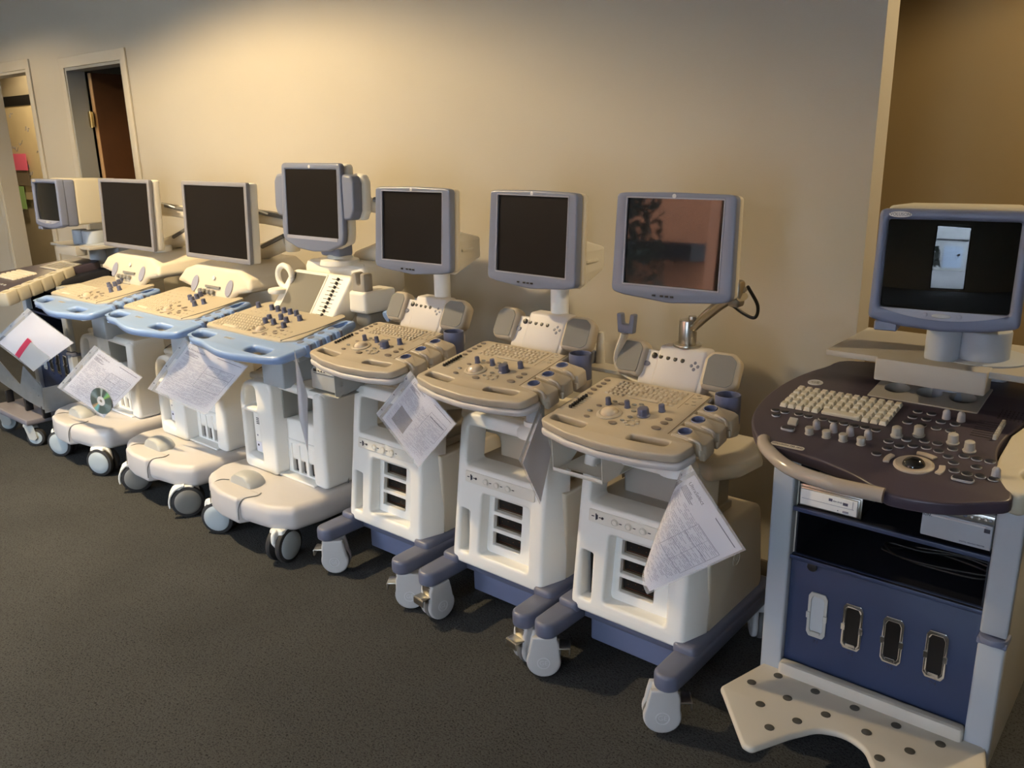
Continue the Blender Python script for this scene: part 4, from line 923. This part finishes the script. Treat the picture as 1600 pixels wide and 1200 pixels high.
    grid = [[b.bm.verts.new(Vector((-.134+.268*i/n1, .016-(math.sqrt(rr*rr-(-.134+.268*i/n1)**2-(-.097+.207*j/n2-.0065)**2)-math.sqrt(rr*rr-.134**2-.1**2)), -.097+.207*j/n2))) for j in range(n2+1)] for i in range(n1+1)]
    for i in range(n1):
        for j in range(n2): b.bm.faces.new((grid[i][j], grid[i+1][j], grid[i+1][j+1], grid[i][j+1]))
    bmesh.ops.solidify(b.bm, geom=list(b.bm.faces), thickness=-.003)
    build('screen', b, m_crt, mo)
    b = B(); b.plate([(-.132, -.094)]+[(-.132+.264*k_/12, -.094-.022*math.sin(PI*k_/12)**.8) for k_ in range(1, 12)]+[(.132, -.094)], [], -.003, .0012, .0008, 1, M=FRONT); bs = build('button_strip', b, m_slatelt, mo)
    b = B(); b.plate(oval(.0, -.105, .020, .005, 24), [], 0, .004, .0015, 1, M=FRONT); build('rocker', b, m_grey, bs)
    for x in (-.034, .036): put('round_button', ('round_button', m_slatelt, 'v'), lambda: B().cyl((0, 0, 0), .0052, .004, 16, .001), bs, T(x, 0, -.104) @ R(PI/2, 'X'))
    b = B(); b.plate(oval(-.108, .1185, .024, .0068, 28), [], 0, .002, .0008, 1, M=FRONT); bd = build('name_badge', b, m_badge, mo)
    text('lettering', 'VOLUSON', .0092, m_text, bd, T(-.108, -.0018, .1185) @ R(PI/2, 'X'))
    b = B(); b.plate(rpoly([(-w+.002, -h+.004), (w-.002, -h+.004), (w-.002, h-.002), (-w+.002, h-.002)], .012, 4), [], -.10, -.040, .008, 2, M=FRONT); build('bezel_collar', b, m_lav, mo)
    b = B(); b.plate(rpoly([(-w+.004, -h+.01), (w-.004, -h+.01), (w-.004, h+.004), (-w+.004, h+.004)], .014, 4), [], -.36, -.095, .018, 3, M=FRONT)
    b.warp(lambda q: (q.x*(1-.12*max(0, q.y-.12)/.24), q.y, q.z*(1-.08*max(0, q.y-.16)/.2)+(.03*max(0, q.y-.10) if q.z > 0 else 0)))
    build('rear_case', b, m_crtbody, mo, label='cream case with vents')
    b = B(); b.plate(rrect(-.14, -.09, -.150, -.128, .004), [], -.09, -.004, .003, 1, M=FRONT); build('lower_tab', b, m_lav, mo)
    return root, con
M8 = navy_machine(-.52, 1.98, 'navy ultrasound machine with oval dark console, tube monitor and dotted footrest', yaw=math.radians(9))
M1 = navy_machine(-5.14, 1.95, 'navy ultrasound machine at the far left end, its metal footrest bracket bare', full=False, yaw=math.radians(2))
# drives standing in the right-hand machine's bay
def optical_drive():
    o = empty('optical_drive', (-.52-.141, 2.0, .683), 'white disc drive at the left of the top shelf inside the navy machine', 'disc drive')
    b = B(); b.box(-.074, .074, 0, .17, .004, .052, .002); b.box(-.078, .078, .004, .012, 0, .058, .001); build('case', b, m_steel, o)
    b = B(); b.box(-.072, .070, -.006, 0, .007, .049, .002); f = build('front', b, m_white, o)
    b = B(); b.box(-.068, .062, -.0068, -.006, .0245, .0252); b.box(.0585, .0592, -.0068, -.006, .0245, .046); b.box(.036, .050, -.0085, -.006, .012, .0165, .0006); build('tray_line', b, m_inklt, f)
    b = B(); b.box(.0, .009, -.0068, -.006, .034, .041, 0); b.box(.035, .047, -.0068, -.006, .031, .038, 0); b.cyl((.024, -.0068, .014), .0014, .001, 8, 0, 'Y'); build('drive_marks', b, m_ink, f)
    text('lettering', 'RW DVD', .0055, m_ink, f, T(.022, -.0066, .036) @ R(PI/2, 'X'))
def video_printer():
    o = empty('video_printer', (-.52+.149, 2.0, .683), 'white video printer at the right of the top shelf inside the navy machine', 'printer')
    b = B(); b.box(-.074, .073, 0, .24, .008, .092, .003); build('case', b, m_grey, o)
    b = B(); b.box(-.074, .073, -.010, 0, .010, .070, .003); f = build('paper_door', b, m_silver, o)
    b = B(); b.box(-.055, .058, -.0115, -.006, .062, .0665, .001); build('paper_slit', b, m_logo, f)
    text('lettering', 'SONY', .0085, m_text, f, T(-.062, -.0105, .0625) @ R(PI/2, 'X'))
    text('lettering', 'DIGITAL GRAPHIC PRINTER', .0042, m_ink, f, T(.035, -.0105, .018) @ R(PI/2, 'X'))
    b = B(); b.box(.056, .068, -.0118, -.009, .052, .061, .0005); build('eject_key', b, m_text, f)
    b = B(); b.box(-.074, .073, -.005, 0, .072, .090, .001); p = build('control_strip', b, m_steel, o)
    for k, x in enumerate((-.018, -.002, .014, .028, .042, .056, .066)):
        b = B(); b.cyl((x, -.005, .081), .0045 if k < 3 else .0035, .004, 14, .001, 'Y', M=T(0, -.004, 0)); build('button', b, [m_knob, m_slate2, m_slate2, m_logo, m_badge, m_badge, m_slatelt][k], p)
optical_drive(); video_printer()
def cable_coil():
    b = B(); rnd = random.Random(3)
    pts = [(-.42+.13*math.cos(a)+rnd.uniform(-.02, .02), 2.13+.05*math.sin(a)+rnd.uniform(-.01, .01), .558+.006*(a/6)+rnd.uniform(0, .01)) for a in [k*.7 for k in range(22)]]
    b.tube(pts, .003, 8); o = build('cable', b, m_black, None, label='black cable coiled on the middle shelf of the navy machine'); o['category'] = 'cable'
cable_coil()

# ------------------------------------------------------------------ documents in clear sleeves
def document(label, TL, TR, BR, BL, curl=None, style='form', bulge=.012, disc=None):
    TL, TR, BR, BL = map(Vector, (TL, TR, BR, BL)); ctr = (TL+TR+BR+BL)/4
    root = empty('document_sleeve', TL, label, 'document')
    U = (TR-TL).normalized(); N = (TR-TL).cross(BL-TL).normalized()
    if N.y > 0: N = -N
    def P(s, t, off=0.):
        "s 0..1 left to right, t 0..1 top to bottom, off towards the viewer"
        p = TL*(1-s)*(1-t)+TR*s*(1-t)+BR*s*t+BL*(1-s)*t
        p = p+N*(bulge*math.sin(PI*min(1, max(0, s)))*math.sin(PI*min(1, max(0, t)))+off)
        if curl:
            d0 = (BR-TL).normalized(); side = d0.cross(N).normalized()
            if side.dot(BL-TL) < 0: side = -side
            d = (p-TL).dot(side)-curl[1]
            if d > 0:
                r = curl[0]; a = min(d/r, 2.6); extra = d-a*r
                p = p-side*d+side*(r*math.sin(a)+extra*math.cos(a))-N*(r*(1-math.cos(a))+extra*math.sin(a))
        return p-TL
    def sheet(s0, s1, t0, t1, off, th, nx=16, ny=16):
        b = B(); L = []
        for o_ in (off, off-th):
            L.append([[b.bm.verts.new(P(s0+(s1-s0)*i/nx, t0+(t1-t0)*j/ny, o_)) for j in range(ny+1)] for i in range(nx+1)])
        for g in L:
            for i in range(nx):
                for j in range(ny): b.bm.faces.new((g[i][j], g[i+1][j], g[i+1][j+1], g[i][j+1]))
        f, k = L
        for i in range(nx):
            b.bm.faces.new((f[i][0], f[i+1][0], k[i+1][0], k[i][0])); b.bm.faces.new((f[i][ny], f[i+1][ny], k[i+1][ny], k[i][ny]))
        for j in range(ny):
            b.bm.faces.new((f[0][j], f[0][j+1], k[0][j+1], k[0][j])); b.bm.faces.new((f[nx][j], f[nx][j+1], k[nx][j+1], k[nx][j]))
        return b
    pg = build('paper', sheet(0, 1, 0, 1, 0, .0008), m_paper, root)
    rnd = random.Random(hash(style) % 7+3 if False else len(label))
    lines = B(); dark = B()
    def strip(b, s0, s1, t, w=.004):
        n = max(1, int((s1-s0)*10)); 
        vs = [[b.bm.verts.new(P(s0+(s1-s0)*i/n, t+e, .0016)) for e in (-w/2, w/2)] for i in range(n+1)]
        for i in range(n): b.bm.faces.new((vs[i][0], vs[i+1][0], vs[i+1][1], vs[i][1]))
    def vstrip(b, s, t0, t1, w=.004):
        n = max(1, int((t1-t0)*10)); vs = [[b.bm.verts.new(P(s+e, t0+(t1-t0)*i/n, .0012)) for e in (-w/2, w/2)] for i in range(n+1)]
        for i in range(n): b.bm.faces.new((vs[i][0], vs[i+1][0], vs[i+1][1], vs[i][1]))
    if style != 'blank':
        for k in range(5): strip(dark, .05, .05+rnd.uniform(.12, .25), .115+k*.014, .006)
        t = .21
        while t < .93:
            s = .05
            while s < .9:
                l = rnd.uniform(.03, .12)
                if rnd.random() < .72 and not (style == 'photo' and .10 < s < .5 and .42 < t < .85): strip(lines, s, min(.94, s+l), t, .0045)
                s += l+.015
            t += .0155
        # boxed table in the upper right
        if style != 'photo':
            strip(dark, .52, .95, .20); strip(dark, .52, .95, .34); vstrip(dark, .52, .20, .62); vstrip(dark, .95, .20, .62); strip(lines, .52, .95, .48); strip(lines, .52, .95, .62); vstrip(lines, .74, .20, .62)
        else:
            strip(dark, .60, .95, .16); strip(dark, .60, .95, .52); vstrip(dark, .60, .16, .52); vstrip(dark, .95, .16, .52); strip(dark, .63, .93, .22, .012)
        strip(dark, .55, .95, .045, .008)
        build('printed_lines', lines, m_inklt, pg, kind='stuff'); build('printed_rules', dark, m_ink, pg, kind='stuff')
        # heading
        c = bpy.data.curves.new('h', 'FONT'); c.body = 'UltraSelect'; c.size = 1; tt = bpy.data.objects.new('h', c); COL.objects.link(tt); bpy.context.view_layer.update()
        me = bpy.data.meshes.new_from_object(tt.evaluated_get(bpy.context.evaluated_depsgraph_get())); bpy.data.objects.remove(tt)
        xs = [v.co.x for v in me.vertices]; wd = max(xs)
        for v in me.vertices: v.co = P(.05+.30*v.co.x/wd, .082-.045*v.co.y, .0026)
        me.name = 'heading'; me.materials.clear(); me.materials.append(m_text); ho = bpy.data.objects.new('heading', me); COL.objects.link(ho); ho.parent = pg
        if style == 'photo': build('printed_photo', sheet(.14, .46, .50, .84, .0013, .0004, 8, 8), m_photo, pg)
    if style != 'loose':
        b = sheet(-.10, 1.02, -.03, 1.03, .0035, .0006); sl = build('plastic_sleeve', b, m_film, root)
        b = sheet(-.125, -.045, -.03, 1.03, .0030, .0006, 3, 16); st = build('punched_strip', b, film('milky_strip', (.7, .72, .76), .55), sl)
        for t in (.12, .5, .88):
            b = B(); vs = [b.bm.verts.new(P(-.085+.014*math.cos(a), t+.011*math.sin(a), .0042)) for a in [k*PI/6 for k in range(12)]]; b.bm.faces.new(vs); build('punched_hole', b, m_text, st)
    return root, P, TL, pg
d7 = document('curled inspection sheet in a clear sleeve on the beige machine with the bronze arm', (-.931, 1.80, .782), (-.793, 1.80, .621), (-1.043, 1.79, .422), (-1.181, 1.80, .583), curl=(.045, .005))
d6 = document('sheet folded nearly edge-on, hung between the two beige machines on the right', (-1.462, 1.86, .825), (-1.493, 1.948, .67), (-1.483, 1.88, .53), (-1.462, 1.772, .696), bulge=.006)
d5 = document('sheet printed with a dark photo, hung at the left corner of the middle beige console', (-1.968, 1.84, .854), (-1.791, 1.84, .731), (-1.969, 1.84, .545), (-2.141, 1.84, .680), style='photo')
d4 = document('thin clear sleeve seen edge-on, hung from the blue console beside the recorder box', (-2.507, 1.77, .86), (-2.500, 1.80, .70), (-2.515, 1.79, .49), (-2.516, 1.768, .62), bulge=.004, style='blank')
d3 = document('greyish printed sheet with table, hung from the middle blue console', (-3.291, 1.80, .792), (-2.947, 1.844, .736), (-3.265, 1.823, .482), (-3.625, 1.79, .532))
d2 = document('printed sheet with a disc in front, hung from the leftmost blue console', (-3.90, 1.69, .700), (-3.59, 1.72, .612), (-3.98, 1.70, .36), (-4.37, 1.69, .430))
# note sheets hung on the far left machine
d1 = document('blank white sheet with a pink edged slip, hung on the far left navy machine', (-4.62, 1.70, .79), (-4.24, 1.72, .68), (-4.72, 1.70, .47), (-5.10, 1.68, .57), style='blank')
root1, P1, T1, pg1 = d1
def flap(name, corners, off, m, parent, P):
    b = B(); nx = 6
    g = [[b.bm.verts.new(P(*(Vector(corners[0])*(1-i/nx)*(1-j/nx)+Vector(corners[1])*(i/nx)*(1-j/nx)+Vector(corners[2])*(i/nx)*(j/nx)+Vector(corners[3])*(1-i/nx)*(j/nx)), off)) for j in range(nx+1)] for i in range(nx+1)]
    for i in range(nx):
        for j in range(nx): b.bm.faces.new((g[i][j], g[i+1][j], g[i+1][j+1], g[i][j+1]))
    bmesh.ops.solidify(b.bm, geom=list(b.bm.faces), thickness=.0008)
    return build(name, b, m, parent)
flap('pink_strip', [(.38, .44), (.50, .45), (.62, .97), (.47, .97)], .006, m_pink, root1, P1)
flap('white_slip', [(.50, .47), (.98, .52), (1.02, 1.02), (.60, .98)], .007, mat('white_slip', (.74, .78, .84), .6), root1, P1)
# disc in front of the sheet on the second machine
def disc(loc, r, nrm):
    o = empty('compact_disc', loc, 'shiny silver disc in front of the sheet on the second machine from the left', 'disc')
    q = Vector(nrm).to_track_quat('Z', 'Y'); o.rotation_euler = q.to_euler()
    M = bpy.data.materials.new('disc_painted_glints'); M.use_nodes = True; nt = M.node_tree; b = nt.nodes['Principled BSDF']
    b.inputs['Metallic'].default_value = .5; b.inputs['Roughness'].default_value = .3; b.inputs['Anisotropic'].default_value = .9; b.inputs['Base Color'].default_value = (.30, .38, .36, 1)
    b.inputs['Thin Film Thickness'].default_value = 550; b.inputs['Thin Film IOR'].default_value = 1.6
    tg = nt.nodes.new('ShaderNodeTangent'); tg.direction_type = 'RADIAL'; tg.axis = 'Z'; nt.links.new(tg.outputs[0], b.inputs['Tangent'])
    # rainbow glints of reflected light, painted into the colour as fixed wedges
    tc = nt.nodes.new('ShaderNodeTexCoord'); gr = nt.nodes.new('ShaderNodeTexGradient'); gr.gradient_type = 'RADIAL'; nt.links.new(tc.outputs['Object'], gr.inputs[0])
    cr = nt.nodes.new('ShaderNodeValToRGB'); e = cr.color_ramp.elements; e[0].position = 0; e[0].color = (.16, .22, .21, 1); e[1].position = 1; e[1].color = (.16, .22, .21, 1)
    for p, cl in GLINT_WEDGES:
        x = cr.color_ramp.elements.new(p); x.color = (*cl, 1)
    nt.links.new(gr.outputs['Color'], cr.inputs[0]); nt.links.new(cr.outputs[0], b.inputs['Base Color'])
    bb = B(); bb.plate(oval(0, 0, r, r, 48), [oval(0, 0, r*.36, r*.36, 32)], 0, .0012, .0003, 1); build('data_surface', bb, M, o)
    bb = B(); bb.plate(oval(0, 0, r*.36, r*.36, 32), [oval(0, 0, r*.13, r*.13, 20)], 0, .0012, .0003, 1); build('hub', bb, m_logo, o)
g0 = (.16, .22, .21)
GLINT_WEDGES = [(.05, g0), (.09, (.9, .6, .35)), (.12, (.3, .8, .75)), (.15, (.35, .75, .9)), (.19, g0), (.55, g0), (.58, (.45, .8, .25)), (.61, (.3, .75, .45)), (.64, g0), (.68, g0), (.71, (.8, .95, .95)), (.74, g0)]
disc((-3.93, 1.676, .452), .064, (.35, -1, 0))
b = B(); b.box(.0, .001, 0, .001, 0, .001); b.bm.free()

# ------------------------------------------------------------------ small things
# office beyond the left doorway: whiteboard with notes
o = empty('whiteboard', (-10.4, 3.86, 1.5), 'whiteboard with dark top rail seen through the left doorway', 'whiteboard')
b = B(); b.box(-1.4, 1.2, .01, .03, -.45, .51); wb = build('board', b, mat('board_face', (.66, .58, .42), .5, noise=.06, nscale=5), o)
b = B(); b.box(-1.4, 1.2, .0, .03, .51, .61, .004); build('top_rail', b, m_dark, o)
rnd = random.Random(2)
for k in range(12):
    b = B(); x = rnd.uniform(-.5, .9); z = rnd.uniform(-.3, .42); b.tube([(x+i*.02, .008, z+rnd.uniform(-.03, .03)) for i in range(6)], .003, 5); build('scribble', b, m_inklt, wb)
def note(name, x0, x1, z0, z1, m, lab, cat, y=3.85):
    b = B(); b.box(x0, x1, y-.004, y, z0, z1); q = build(name, b, m, None, label=lab); q['category'] = cat
note('pink_note', -10.28, -9.86, 1.36, 1.53, m_pinkn, 'bright pink note pinned inside the office left of the doorway frame', 'note', 3.84)
note('printed_card', -10.42, -9.88, 1.20, 1.39, mat('card_grey', (.22, .19, .16), .7), 'grey printed card below the pink note in the office', 'card', 3.85)
note('green_note', -10.25, -10.08, .95, 1.19, m_green, 'green note below the grey card in the office', 'note', 3.85)
o = empty('wall_organiser', (-10.5, 3.80, .93), 'black cubby organiser on the office wall beneath the notes', 'organiser')
b = B(); b.plate([(-.25, 0), (.20, 0), (.20, .25), (-.25, .25)], [(lambda x, z: [(x, z), (x+.17, z), (x+.17, z+.09), (x, z+.09)])(x, z) for x in (-.22, -.01) for z in (.02, .14)], -.10, 0, 0, M=FRONT); build('frame', b, m_logo, o)
b = B(); b.box(-.25, .20, .085, .095, 0, .25); build('backing', b, m_dark, o)
#MORE
